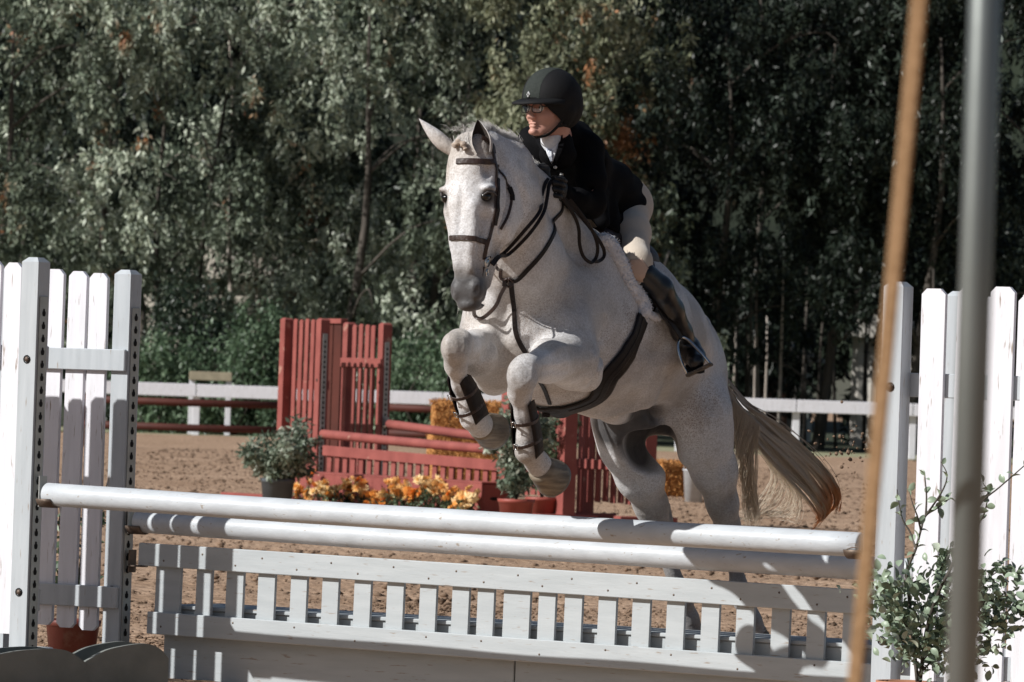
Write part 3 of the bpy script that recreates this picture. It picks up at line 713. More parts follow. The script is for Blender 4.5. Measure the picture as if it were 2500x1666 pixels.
for bi, b_ in enumerate(BR_):
    pts = catmull([q3(x, y, d) for x, y, d in b_], 5); r0_ = .0062 if bi in (0, 5) else .0030
    bm_.tube(pts, [r0_ * (1 - .8 * i / (len(pts) - 1)) + .0008 for i in range(len(pts))], 6)
    n_ = len(pts)
    for i in range(3 if bi in (0, 5) else 2, n_):
        top = b_[-1][1] < 1250
        for k in range(1 if top else (3 if bi not in (0, 5) else 2)):
            if top and r5.random() < .45: continue
            lp.append((pts[i], (pts[min(i + 1, n_ - 1)] - pts[max(i - 1, 0)]).normalized(), 1.0))
bm_.obj('branches', M['bark'], sh, True)
def leaf_mesh(mt):
    mb = MB(); o = []
    for i in range(7):
        t = i / 6; wd = math.sin(math.pi * min(1, t ** .85)) ** .8 * .30; z = .10 * math.sin(t * 3.1)
        o.append((t, wd, z))
    V = [(x, 0, z) for x, _, z in o] + [(x, w_, z + w_ * .35) for x, w_, z in o[1:-1]] + [(x, -w_, z + w_ * .35) for x, w_, z in o[1:-1]]
    F = [[0, 1, 7]] + [[i, i + 1, 7 + i, 6 + i] for i in range(1, 5)] + [[5, 6, 11]]
    F += [[0, 12, 1]] + [[i, 11 + i, 12 + i, i + 1] for i in range(1, 5)] + [[5, 16, 6]]
    return mk('leaf', V, F, mt, True)
LM = [leaf_mesh(mat('small_shrub_leaf_' + nme, c, .38, tuple(v * .8 for v in c), 8, .1, 30, spec=.45)) for nme, c in (('deep', (.14, .19, .125)), ('mid', (.27, .34, .24)), ('pale', (.46, .51, .40)))]
extra = []
while len(lp) + len(extra) < 1700:
    p, t, s = r5.choice([q for q in lp if q[0].z < .62]); extra.append((p + Vector((r5.gauss(0, .055), r5.gauss(0, .050), r5.gauss(0, .042))), t, s))
lp += extra
lp.sort(key=lambda q: q[0].y)
rest = []
for i, (p, t, s) in enumerate(lp):
    d = (t * .6 + Vector((r5.gauss(0, .7), r5.gauss(0, .7), r5.gauss(.1, .6)))).normalized()
    q = d.to_track_quat('X', 'Z'); q = q @ Quaternion((1, 0, 0), r5.uniform(-1.3, 1.3))
    sc = r5.uniform(.026, .046); me = LM[0 if r5.random() < .35 else (1 if r5.random() < .65 else 2)]
    if i < 290:
        o = link('leaf', me, sh, p); o.rotation_mode = 'QUATERNION'; o.rotation_quaternion = q; o.scale = (sc, sc, sc)
    else: rest.append((p, q, sc))
V = []; F = []
for p, q, sc in rest:
    n0 = len(V); V += [p + (q @ v.co) * sc for v in LM[1].vertices]; F += [[n0 + i for i in f.vertices] for f in LM[1].polygons]
tag(link('leaves', mk('leaves', V, F, LM[1].materials[0], True), sh), kind='stuff')

# ------------------------------------------------------------------ red jump in the middle distance
THR = R(60); UR = Vector((math.cos(THR), -math.sin(THR), 0)); NR = Vector((math.sin(THR), math.cos(THR), 0))
RA = Vector((gx(782, 60.5), 60.5, 0)); GR = 'brick red standards of the middle jump'
RP = dict(mp=M['red'], mw=M['red'], group=GR, bh=.09)
wing(RA, -THR, -1, 'front left brick red standard with its pickets rising in a fan beside the grey pot', H=1.77, zt=1.85, xs=(.16, .28, .40, .52, .64), outer=.76, ps=.10, pw=.075, bar_front=False, zb=.10, bars=(.3, 1.2), **RP)
RB = RA + NR * .70
wing(RB, -THR, -1, 'back left brick red standard with a crossbar over its pickets', H=1.75, zt=1.82, xs=(.16, .29, .42, .55), outer=.74, ps=.10, pw=.08, bar_front=True, zb=.10, bars=(.25, 1.44), trackz=(.2, 1.65), **RP)
RC = Vector((gx(1388, 56.4), 56.4, 0))
wing(RC, -THR, -1, 'front right brick red standard standing behind the left forehoof', H=1.77, zt=1.8, xs=(.16, .29, .42, .55, .68, .81, .94), outer=1.06, ps=.13, pw=.085, bar_front=False, zb=.25, bars=(.5, 1.2), track=False, **RP)
RD = Vector((gx(1436, 57.6), 57.6, 0))
wing(RD, -THR, 1, 'back right brick red standard seen in part beside the hind legs', H=1.77, zt=1.72, xs=(.17, .31, .45, .59, .73, .87), outer=1.1, ps=.12, pw=.085, bar_front=True, zb=.2, bars=(.55, 1.44), track=False, **RP)
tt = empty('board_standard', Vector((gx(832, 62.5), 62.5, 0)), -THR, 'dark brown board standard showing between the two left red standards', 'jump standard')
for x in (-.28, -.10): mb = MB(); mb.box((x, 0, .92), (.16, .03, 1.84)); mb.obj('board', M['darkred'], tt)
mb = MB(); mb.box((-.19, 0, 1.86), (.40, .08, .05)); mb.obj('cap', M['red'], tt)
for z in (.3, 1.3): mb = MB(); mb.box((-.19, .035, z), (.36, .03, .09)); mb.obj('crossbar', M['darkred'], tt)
a = onplane(788, 1060, RA, UR); b = onplane(1245, 1101, RA, UR)
pole('jump_pole', a, b, .045, M['red'], 'front brick red pole of the middle jump', 'red poles', n=16)
cup(a, UR, .046, 'steel cup holding the left end of the front red pole')
a = onplane(950, 1036, RB, UR); b = onplane(1330, 1084, RB, UR)
pole('jump_pole', a, b, .045, M['red'], 'back brick red pole, shorter in view, between the red standard and the forelegs', 'red poles', n=16)
cup(a, UR, .046, 'steel cup holding the left end of the back red pole')
p0 = onplane(792, 1100, RA, UR); p1 = onplane(1240, 1139, RA, UR); Lr = (p1 - p0).length
rg = empty('gate', p0, 0, 'brick red picket gate behind the orange flowers', 'gate'); rg.rotation_euler = (0, -math.asin((p1.z - p0.z) / Lr), -THR)
mb = MB(); mb.box((Lr / 2, -.012, 0), (Lr, .022, .10)); mb.obj('top_rail', M['red'], rg)
mb = MB(); mb.box((Lr / 2, -.012, -.43), (Lr - .1, .022, .09)); mb.obj('bottom_rail', M['red'], rg)
npk = 22
for i in range(npk): link('picket', picket_mesh('redgate', .085, -.47, .045, .018, M['red'], .001), rg, (.10 + (Lr - .2) * i / (npk - 1), .012, 0))
# red flower boxes
def redbox(pxa, pxb, label, hole):
    A = RA - NR * .32; a_ = onplane(pxa, 1180, A, UR); L = (onplane(pxb, 1180, A, UR) - a_).dot(UR); z = .335
    t = empty('flower_box', (a_.x, a_.y, 0), -THR, label, 'flower box', 'brick red boxes before the middle jump')
    mb = MB(); mb.box((L / 2, .01, z / 2), (L, .02, z)); mb.obj('front_board', M['red'], t)
    mb = MB(); mb.box((L / 2, .27, z / 2), (L, .02, z)); mb.obj('back_board', M['red'], t)
    mb = MB(); mb.box((L / 2, .14, z + .010), (L, .28, .018)); mb.obj('top_board', M['red'], t)
    for x in (.01, L - .01): mb = MB(); mb.box((x, .14, z / 2 - .002), (.02, .238, z - .006)); mb.obj('end_board', M['red'], t)
    if hole:
        mb = MB(); mb.ball((L + .001, .14, .2), (.003, .05, .017), None, 10, 6); mb.obj('hand_hole', M['hole'], t, True)
redbox(736, 945.5, 'left brick red box behind the flowers', False)
redbox(948, 1176, 'right brick red box with a hand hole in its dark end', True)
f = empty('ground_board', (gx(626, 60.0), 60.0, 0), -THR + .2, 'brick red foot board lying left of the grey pot', 'board'); mb = MB(); mb.box((0, 0, .06), (.9, .1, .12)); mb.obj('board', M['red'], f)

# orange flowers
def head_mesh(name, mt, seed):
    rs_ = random.Random(seed); mb = MB()
    for ring, (n_, el, ln) in enumerate(((9, .15, 1.0), (8, .55, .85), (6, .95, .65), (3, 1.3, .45))):
        for i in range(n_):
            a = 6.283 * (i + .5 * ring) / n_ + rs_.uniform(-.15, .15); e = el + rs_.uniform(-.12, .12)
            d = Vector((math.cos(a) * math.cos(e), math.sin(a) * math.cos(e), math.sin(e))); s = Vector((-math.sin(a), math.cos(a), 0)); L = ln * rs_.uniform(.85, 1.1); up = d.cross(s) * -1
            mb.add([Vector((0, 0, 0)), d * L * .6 + s * L * .26 + up * .05, d * L + up * -.10, d * L * .6 - s * L * .26 + up * .05], [[0, 1, 2, 3]])
    return mk(name, mb.V, mb.F, mt)
FM = [head_mesh('flower_head', mat('flower_petals_' + n_, c, .6, v, 20, 0), i) for i, (n_, c, v) in enumerate((('cream_orange', (.92, .62, .28), (.88, .46, .13)), ('orange', (.85, .38, .08), (.75, .26, .05)), ('pale_yellow', (.95, .78, .48), (.90, .62, .28))))]
FC = [(355, 1052, 2, 1), (345, 1130, 5, 0), (480, 1110, 8, 2), (500, 1150, 4, 0), (605, 1085, 7, 2), (620, 1130, 6, 0), (695, 1120, 5, 0), (770, 1160, 5, 0), (835, 1180, 6, 1), (880, 1110, 6, 0), (935, 1120, 7, 0), (1010, 1150, 6, 1), (1060, 1130, 4, 1), (1105, 1075, 6, 2), (1130, 1110, 7, 2), (1215, 1140, 6, 0), (1310, 1160, 8, 0), (1330, 1190, 6, 2), (1275, 1200, 4, 0)]
WHERE = ['at the far left end of the red box', 'below the left end of the box', 'third along from the grey pot, pale and full', 'low and orange under the pale third one', 'tall and pale, fourth from the grey pot', 'below the tall pale one', 'just left of the seam of the red boxes', 'low, under the seam of the red boxes', 'deep orange, low, right of the seam', 'right of the seam of the boxes', 'full, in the middle of the right box', 'deep orange, in the middle of the row', 'small deep orange, beside the tall pale ones on the right', 'tallest pale one before the right box', 'pale and full below the tallest', 'third from the right end of the row', 'full, near the dark box end', 'pale and low at the right end of the row', 'small and low before the right box end']
for k, ((x, y, n_, c), wh) in enumerate(zip(FC, WHERE)):
    px, py = 600 + x / 2.451, 740 + y / 2.451; p = onplane(px, py, RA - NR * .50, UR)
    t = empty('flower_plant', (p.x, p.y, 0), 0, 'orange flowering plant ' + wh, 'flowers', 'orange flowers before the red box')
    rr = random.Random(k); sm = MB(); C = []
    for i in range(n_ * 2):
        q = Vector((rr.gauss(0, .055), rr.gauss(0, .055), p.z + rr.gauss(0, .04)))
        if q.z < .05: q.z = .05
        sm.tube([(q.x * .2, q.y * .2, 0), (q.x * .6, q.y * .6, q.z * .6), tuple(q)], .004, 4)
        o = link('flower_head', FM[c if rr.random() < .7 else rr.randrange(3)], t, q, (rr.uniform(.3, 1.4), rr.uniform(-.7, .2), rr.uniform(0, 6))); s_ = rr.uniform(.042, .066); o.scale = (s_, s_, s_)
        C.append((q.x * .7, q.y * .7, q.z * rr.uniform(.4, .8)))
    sm.obj('stems', LC['shrub'], t)
    V, Q, rv = leaves(np.random.RandomState(k), np.array(C), np.full((len(C), 3), .05), 5, .05, .02, 0)
    tag(link('foliage', mk_np('foliage', V, Q, LC['shrub'], False, {'rnd': ('FACE', rv)}), t), kind='stuff')

# ------------------------------------------------------------------ out-of-focus tent pole and strap in the foreground
t = empty('tent_pole', (gx(2371, 5.6), 5.6, 0), 0, 'blurred pale metal tent pole close to the camera', 'tent pole')
mb = MB(); mb.tube([(0, 0, 0), (0, 0, 1.3), (0, 0, 2.6)], .0150, 24); mb.obj('shaft', mat('painted_pale_metal', (.24, .255, .245), .38, (.19, .205, .195), 3, .05, 20, metal=.7), t, True)
mb = MB(); mb.lathe([(.001, 0), (.05, 0), (.05, .006), (.02, .01), (.02, .06), (.0155, .062)], 24); mb.obj('foot_plate', M['steel'], t, True)
a = P(2268, -250, 5.3); b = P(2078, 1760, 5.7); d = (b - a); 
t = empty('strap', b, 0, 'blurred tan guy strap slanting left of the tent pole', 'strap')
nn = (EYE - a).normalized(); pts = [a - b - d * .0 + d * (i / 20) for i in range(21)]; pts += [pts[-1] + d * .25]
mb = MB(); mb.strap(pts, [(nn + Vector((-.5, 0, 0))).normalized()] * len(pts), .0160, .0035); mb.obj('webbing', mat('tan_webbing', (.40, .25, .135), .75, (.32, .195, .10), 90, .4, 200), t)
# ------------------------------------------------------------------ implicit surfaces -> mesh
class Field:
    def __init__(s, lo, hi, h):
        s.lo = np.array(lo, float); s.h = h; s.n = np.ceil((np.array(hi) - s.lo) / h).astype(int) + 1
        s.A = np.full(tuple(s.n), 0.2, np.float32)
    def region(s, lo, hi, pad):
        i0 = np.clip(np.floor((np.array(lo) - pad - s.lo) / s.h).astype(int), 0, s.n - 1); i1 = np.clip(np.ceil((np.array(hi) + pad - s.lo) / s.h).astype(int) + 1, 1, s.n)
        ax = [s.lo[a] + s.h * np.arange(i0[a], i1[a]) for a in range(3)]
        return tuple(slice(i0[a], i1[a]) for a in range(3)), ax[0][:, None, None], ax[1][None, :, None], ax[2][None, None, :]
    def blend(s, sl, d, k, sub=False):
        a = s.A[sl]; d = d.astype(np.float32)
        if sub:
            d = -d; h = np.maximum(k - np.abs(a - d), 0) / k; s.A[sl] = np.maximum(a, d) + h * h * k * .25
        else:
            h = np.maximum(k - np.abs(a - d), 0) / k; s.A[sl] = np.minimum(a, d) - h * h * k * .25
    def cone(s, a, b, ra, rb, k=.03, flat=None, sub=False):
        """tapered capsule; flat = (direction, factor) squashes the section along direction"""
        a = np.array(a, float); b = np.array(b, float); pad = max(ra, rb) * (max(1, flat[1]) if flat else 1) + k + s.h * 2
        sl, X, Y, Z = s.region(np.minimum(a, b), np.maximum(a, b), pad)
        d = b - a; L = float(d @ d) + 1e-9
        px, py, pz = X - a[0], Y - a[1], Z - a[2]
        t = np.clip((px * d[0] + py * d[1] + pz * d[2]) / L, 0, 1)
        qx, qy, qz = px - t * d[0], py - t * d[1], pz - t * d[2]; r = ra + (rb - ra) * t; f = 1.0
        if flat:
            w_ = np.array(flat[0], float); w_ /= np.linalg.norm(w_); f = flat[1]; c = (qx * w_[0] + qy * w_[1] + qz * w_[2]) * (1 / f - 1)
            qx, qy, qz = qx + c * w_[0], qy + c * w_[1], qz + c * w_[2]
        s.blend(sl, (np.sqrt(qx * qx + qy * qy + qz * qz) - r) * min(1, f), k, sub)
    def chain(s, pts, k=.03, flat=None):
        for p, q in zip(pts[:-1], pts[1:]): s.cone(p[0], q[0], p[1], q[1], k, flat)
    def ell(s, c, r, M=None, k=.03, sub=False):
        """ellipsoid, M columns = its axes"""
        c = np.array(c, float); r = np.array(r, float); Mx = np.array(M) if M is not None else np.eye(3)
        e = np.abs(Mx) @ r; sl, X, Y, Z = s.region(c - e, c + e, k + s.h * 2)
        px, py, pz = X - c[0], Y - c[1], Z - c[2]
        u = [(px * Mx[0, i] + py * Mx[1, i] + pz * Mx[2, i]) for i in range(3)]
        k0 = np.sqrt(sum((u[i] / r[i]) ** 2 for i in range(3))); k1 = np.sqrt(sum((u[i] / r[i] ** 2) ** 2 for i in range(3))) + 1e-9
        s.blend(sl, k0 * (k0 - 1) / k1, k, sub)
    def mesh(s):
        A = s.A; h = s.h; n = A.shape; I = A < 0
        act = np.zeros(tuple(x - 1 for x in n), bool); full = np.ones_like(act)
        for dx in (0, 1):
            for dy in (0, 1):
                for dz in (0, 1):
                    c = I[dx:n[0] - 1 + dx, dy:n[1] - 1 + dy, dz:n[2] - 1 + dz]; act |= c; full &= c
        act &= ~full; idx = np.full(act.shape, -1, np.int64); cells = np.argwhere(act); idx[act] = np.arange(len(cells))
        S = np.zeros((len(cells), 3)); N = np.zeros(len(cells)); ci, cj, ck = cells.T
        for ax in range(3):
            o = [a for a in range(3) if a != ax]
            for p in (0, 1):
                for q in (0, 1):
                    b = [0, 0, 0]; b[o[0]] = p; b[o[1]] = q; e = list(b); e[ax] = 1
                    va = A[ci + b[0], cj + b[1], ck + b[2]]; vb = A[ci + e[0], cj + e[1], ck + e[2]]
                    mk_ = (va < 0) != (vb < 0); t = np.where(mk_, va / np.where(mk_, va - vb, 1), 0)
                    pos = np.tile(np.array(b, float), (len(cells), 1)); pos[:, ax] = t
                    S += pos * mk_[:, None]; N += mk_
        V = s.lo + h * (cells + S / N[:, None]); Q = []
        for ax in range(3):
            o = [(ax + 1) % 3, (ax + 2) % 3]; sl0 = [slice(None)] * 3; sl1 = [slice(None)] * 3; sl0[ax] = slice(0, n[ax] - 1); sl1[ax] = slice(1, n[ax])
            a_ = I[tuple(sl0)]; b_ = I[tuple(sl1)]; ch = a_ != b_; e = np.argwhere(ch); fl = a_[ch]
            ok = (e[:, o[0]] > 0) & (e[:, o[1]] > 0) & (e[:, o[0]] < n[o[0]] - 1) & (e[:, o[1]] < n[o[1]] - 1); e = e[ok]; fl = fl[ok]
            def cell(d0, d1):
                c = e.copy(); c[:, o[0]] += d0; c[:, o[1]] += d1; return idx[c[:, 0], c[:, 1], c[:, 2]]
            q = np.stack([cell(-1, -1), cell(0, -1), cell(0, 0), cell(-1, 0)], 1); q[~fl] = q[~fl][:, ::-1]; Q.append(q)
        return V, np.concatenate(Q)
def smooth_verts(V, Q, it, lam=.5):
    E = np.concatenate([Q[:, [0, 1]], Q[:, [1, 2]], Q[:, [2, 3]], Q[:, [3, 0]]]); n = len(V)
    for i in range(it):
        S = np.zeros_like(V); c = np.bincount(E[:, 0], minlength=n) + np.bincount(E[:, 1], minlength=n)
        for a in range(3): S[:, a] = np.bincount(E[:, 0], V[E[:, 1], a], n) + np.bincount(E[:, 1], V[E[:, 0], a], n)
        V = V + lam * (S / c[:, None] - V) * (1 if i % 2 == 0 else -1.04)
    return V

# ------------------------------------------------------------------ the horse
FH = Vector((-.47, -.883, 0)).normalized(); LH = Vector((.883, -.47, 0)).normalized()   # horse forward and its left
def HP(px, py, a, b): return P(px, py, 22.86 - .883 * a - .47 * b)
F = Field((-.52, 21.2, .05), (1.45, 24.9, 2.36), .0076)
zf = (Vector((0, 0, 1)), 1.12)
# barrel
g_ = HP(1372, 795, 0, 0); m_ = HP(1492, 810, -.38, 0); l_ = HP(1568, 840, -.72, 0); c_ = HP(1630, 876, -1.0, 0)
F.chain([(HP(1262, 785, .36, 0), .185), (g_, .280), (m_, .290), (l_, .240), (c_, .208)], .08, (Vector((0, 0, 1)), 1.06))
F.cone(HP(1625, 900, -1.02, .12), HP(1672, 955, -1.15, .12), .18, .150, .07)      # left rump
F.cone(HP(1610, 900, -1.02, -.12), HP(1640, 955, -1.15, -.12), .20, .17, .10)
F.cone(HP(1560, 955, -.7, .0), HP(1450, 948, -.2, 0), .07, .085, .08)            # belly line
F.cone(HP(1390, 640, .05, 0), HP(1450, 640, -.25, 0), .10, .10, .12)            # withers
# neck
F.chain([(HP(1165, 376, .98, -.02), .070), (HP(1205, 438, .84, 0), .108), (HP(1236, 520, .70, 0), .128), (HP(1262, 625, .55, 0), .155), (HP(1300, 730, .36, 0), .205)], .06)
F.chain([(HP(1190, 352, .90, 0), .050), (HP(1240, 402, .74, 0), .078), (HP(1296, 482, .50, 0), .092), (HP(1362, 590, .22, 0), .11), (HP(1420, 670, .0, 0), .13)], .05)   # crest to withers
F.cone(HP(1262, 470, .72, .10), HP(1230, 540, .75, .08), .075, .09, .05)
# shoulders and breast
F.cone(HP(1425, 650, .05, .14), HP(1350, 820, .28, .17), .11, .13, .09)
F.cone(HP(1300, 660, .08, -.14), HP(1195, 815, .32, -.15), .11, .105, .09)
F.cone(HP(1230, 740, .42, .02), HP(1215, 850, .40, .0), .115, .10, .07)
F.ell(HP(1340, 800, .34, .14), (.11, .12, .13), None, .06)
F.ell(HP(1288, 790, .46, .09), (.085, .08, .12), None, .05)
F.ell(HP(1182, 800, .44, -.09), (.07, .075, .10), None, .05)
# left fore (image right)
el = HP(1405, 888, .34, .17)
F.chain([(HP(1365, 840, .36, .17), .120), (el, .100)], .07)
F.chain([(HP(1392, 878, .42, .17), .098), (HP(1335, 882, .66, .16), .070), (HP(1283, 903, .92, .15), .052)], .05)
F.chain([(HP(1285, 896, .94, .15), .050), (HP(1275, 926, .95, .15), .051), (HP(1268, 958, .90, .15), .040)], .016)
F.ell(HP(1266, 908, .97, .14), (.038, .035, .045), None, .02)
F.chain([(HP(1270, 960, .90, .15), .037), (HP(1277, 1010, .86, .15), .0275), (HP(1284, 1066, .82, .15), .030), (HP(1289, 1099, .79, .15), .045)], .03)
F.chain([(HP(1289, 1098, .79, .15), .045), (HP(1312, 1130, .72, .15), .040), (HP(1330, 1150, .68, .15), .044)], .025)
F.cone(HP(1425, 905, .28, .17), HP(1435, 925, .28, .16), .06, .045, .05)
# right fore (image left)
F.chain([(HP(1215, 850, .36, -.15), .115), (HP(1212, 905, .42, -.15), .082)], .06)
F.chain([(HP(1205, 880, .46, -.15), .090), (HP(1160, 862, .68, -.15), .074), (HP(1118, 842, .90, -.15), .051)], .05)
F.chain([(HP(1122, 836, .92, -.15), .050), (HP(1113, 854, .94, -.15), .050), (HP(1112, 890, .88, -.15), .038)], .016)
F.ell(HP(1103, 842, .97, -.15), (.036, .035, .045), None, .02)
F.chain([(HP(1114, 894, .88, -.15), .035), (HP(1125, 940, .82, -.15), .0275), (HP(1141, 988, .77, -.15), .030), (HP(1155, 1020, .73, -.15), .044)], .03)
F.chain([(HP(1155, 1020, .73, -.15), .044), (HP(1172, 1038, .67, -.15), .041), (HP(1186, 1043, .63, -.15), .045)], .025)
F.cone(HP(1208, 922, .36, -.15), HP(1203, 935, .40, -.15), .055, .035, .05)
# left hind (image right)
F.chain([(HP(1674, 930, -1.08, .16), .145), (HP(1697, 1010, -.98, .17), .128), (HP(1709, 1070, -1.02, .17), .112)], .07)
F.chain([(HP(1715, 1065, -1.03, .17), .112), (HP(1744, 1150, -1.12, .17), .082), (HP(1764, 1230, -1.20, .17), .054), (HP(1774, 1285, -1.27, .17), .046)], .05)
F.cone(HP(1782, 1240, -1.28, .17), HP(1790, 1282, -1.32, .17), .028, .030, .03)
F.chain([(HP(1776, 1290, -1.27, .17), .044), (HP(1790, 1350, -1.29, .17), .031), (HP(1803, 1430, -1.33, .17), .030), (HP(1815, 1462, -1.35, .17), .040), (HP(1835, 1515, -1.38, .17), .034), (HP(1846, 1545, -1.40, .17), .042)], .03)
# right hind (image left)
F.chain([(HP(1600, 935, -1.02, -.14), .165), (HP(1540, 1020, -.72, -.15), .135), (HP(1545, 1085, -.76, -.15), .122)], .08)
F.chain([(HP(1545, 1085, -.76, -.15), .120), (HP(1562, 1160, -.86, -.15), .088), (HP(1590, 1235, -.98, -.15), .058), (HP(1605, 1285, -1.05, -.15), .048)], .05)
F.chain([(HP(1606, 1290, -1.05, -.15), .046), (HP(1628, 1350, -1.08, -.15), .034), (HP(1652, 1430, -1.12, -.15), .031), (HP(1662, 1462, -1.14, -.15), .041), (HP(1682, 1510, -1.18, -.15), .034), (HP(1692, 1545, -1.20, -.15), .042)], .03)
F.cone(HP(1620, 1235, -1.08, -.15), HP(1626, 1278, -1.10, -.15), .026, .030, .03)
F.cone(HP(1700, 800, -1.25, .0), HP(1745, 900, -1.36, .0), .06, .045, .06)        # dock of the tail
F.ell(HP(1588, 1075, -.84, .02), (.085, .17, .12), Matrix((LH, FH, Vector((0, 0, 1)))).transposed(), .05, True)   # space between the thighs
F.ell(HP(1505, 1015, -.50, .0), (.045, .09, .035), Matrix((LH, FH, Vector((0, 0, 1)))).transposed(), .03)
# head in its own frame: x = horse's left, y = backwards into the jaw, z = up
PSI = R(25); hx = Vector((math.cos(PSI), -math.sin(PSI), 0)); hn = Vector((-math.sin(PSI), -math.cos(PSI), 0)); hz = Vector((0, 0, 1))
HT = Matrix.Rotation(R(3.2), 3, hn) @ Matrix.Rotation(R(-3.0), 3, hx); hz = HT @ hz; hy = -(HT @ hn); hx = HT @ hx
HO = HP(1134, 352, 1.10, -.02)
HM = Matrix((hx, hy, hz)).transposed()
def hd(x, y, z): return HO + HM @ Vector((x, y, z))
F2 = Field(np.array(HO) + (-.30, -.32, -.72), np.array(HO) + (.32, .42, .20), F.h)
F2.lo = F.lo + np.round((F2.lo - F.lo) / F.h) * F.h       # same lattice as the body
E = lambda c, r, k=.03, sub=False, M=HM: F2.ell(hd(*c), r, M, k, sub)
C_ = lambda a, b, ra, rb, k=.03, fl=None, sub=False: F2.cone(hd(*a), hd(*b), ra, rb, k, fl, sub)
E((0, .075, -.02), (.082, .085, .075), .03)
E((0, .060, -.10), (.098, .078, .10), .03)
E((0, .065, -.185), (.100, .072, .095), .03)
for s_ in (-1, 1):
    E((s_ * .086, .026, -.160), (.022, .036, .014), .014)      # orbit ridge
    E((s_ * .080, .165, -.215), (.038, .118, .128), .022)      # jowl
    C_((s_ * .088, .055, -.235), (s_ * .056, .058, -.375), .017, .010, .018)   # facial crest
    C_((s_ * .054, .175, -.30), (s_ * .026, .125, -.49), .030, .020, .03)      # lower jaw
    C_((s_ * .036, .0, -.22), (s_ * .026, .002, -.44), .018, .014, .02)        # nasal bone edge
C_((0, .045, -.20), (0, .038, -.34), .076, .066, .035, (hy, .85))
C_((0, .038, -.34), (0, .045, -.48), .066, .052, .03, (hy, .9))
C_((0, .095, -.30), (0, .085, -.48), .060, .048, .03)
E((0, .060, -.525), (.055, .054, .058), .025)
for s_ in (-1, 1):
    E((s_ * .036, .026, -.520), (.026, .028, .040), .015)      # nostril flare
E((0, .046, -.572), (.044, .038, .024), .014)                  # upper lip
E((0, .098, -.562), (.036, .030, .026), .012)                  # chin
for s_ in (-1, 1):
    F2.ell(hd(s_ * .054, -.002, -.532), (.014, .018, .024), HM, .006, True)
    F2.ell(hd(s_ * .102, .010, -.190), (.018, .025, .018), HM, .010, True)       # eye socket
    F2.ell(hd(s_ * .082, .020, -.095), (.018, .020, .028), HM, .018, True)        # hollow over the eye
    F2.cone(hd(s_ * .075, .012, -.27), hd(s_ * .055, .012, -.44), .016, .012, .02, None, True)   # below the nasal bone
F2.ell(hd(0, .075, -.560), (.050, .055, .0035), HM, .005, True)                   # mouth
o_ = np.round((F2.lo - F.lo) / F.h).astype(int); n_ = np.minimum(F2.n, F.n - o_)
sl_ = tuple(slice(o_[a], o_[a] + n_[a]) for a in range(3)); F.blend(sl_, F2.A[:n_[0], :n_[1], :n_[2]], .014)
V, Q = F.mesh(); V = smooth_verts(V, Q, 4)
bvh = BVHTree.FromPolygons([Vector(v) for v in V.tolist()], Q.tolist())
def hit(px, py, tree=None, off=0.0):
    d = (RT * ((px - 1250) / FPX) + UP * (-(py - 833) / FPX) + fwd).normalized()
    r = (tree or bvh).ray_cast(EYE, d, 60)
    if r[0] is None:
        return None, None
    n = r[1] if r[1].dot(d) < 0 else -r[1]
    return r[0] + n * off, n
def near(p, off=0.0, tree=None):
    r = (tree or bvh).find_nearest(Vector(p)); n = r[1]
    return r[0] + n * off, n
def vnormals(V, Q):
    n = np.cross(V[Q[:, 2]] - V[Q[:, 0]], V[Q[:, 3]] - V[Q[:, 1]]); N = np.zeros_like(V)
    for k in range(4):
        for a in range(3): N[:, a] += np.bincount(Q[:, k], n[:, a], len(V))
    return N / (np.linalg.norm(N, axis=1)[:, None] + 1e-12)
def relief_line(V, Q, pxs, w_, h_):
    """raise (+) or groove (-) the skin along a line traced on it"""
    pts = [hit(*p)[0] for p in pxs]; pts = [p for p in pts if p is not None]
    if len(pts) < 2: return V
    pts = np.array([list(p) for p in catmull(pts, 6)]); d2 = np.full(len(V), 9.); T = np.zeros(len(V))
    lo = pts.min(0) - 3 * w_; hi = pts.max(0) + 3 * w_; I = np.where(np.all((V > lo) & (V < hi), axis=1))[0]
    for i in range(len(pts) - 1):
        a, b = pts[i], pts[i + 1]; ab = b - a; t = np.clip(((V[I] - a) @ ab) / (ab @ ab + 1e-12), 0, 1)
        d = np.sum((V[I] - a - t[:, None] * ab) ** 2, 1); m_ = d < d2[I]; T[I[m_]] = (i + t[m_]) / (len(pts) - 1); d2[I] = np.minimum(d2[I], d)
    fall = np.exp(-d2 / (w_ * w_)) * np.clip(np.sin(np.pi * np.clip(T, .02, .98)) * 1.6, 0, 1)
    return V + vnormals(V, Q) * (fall * h_)[:, None]
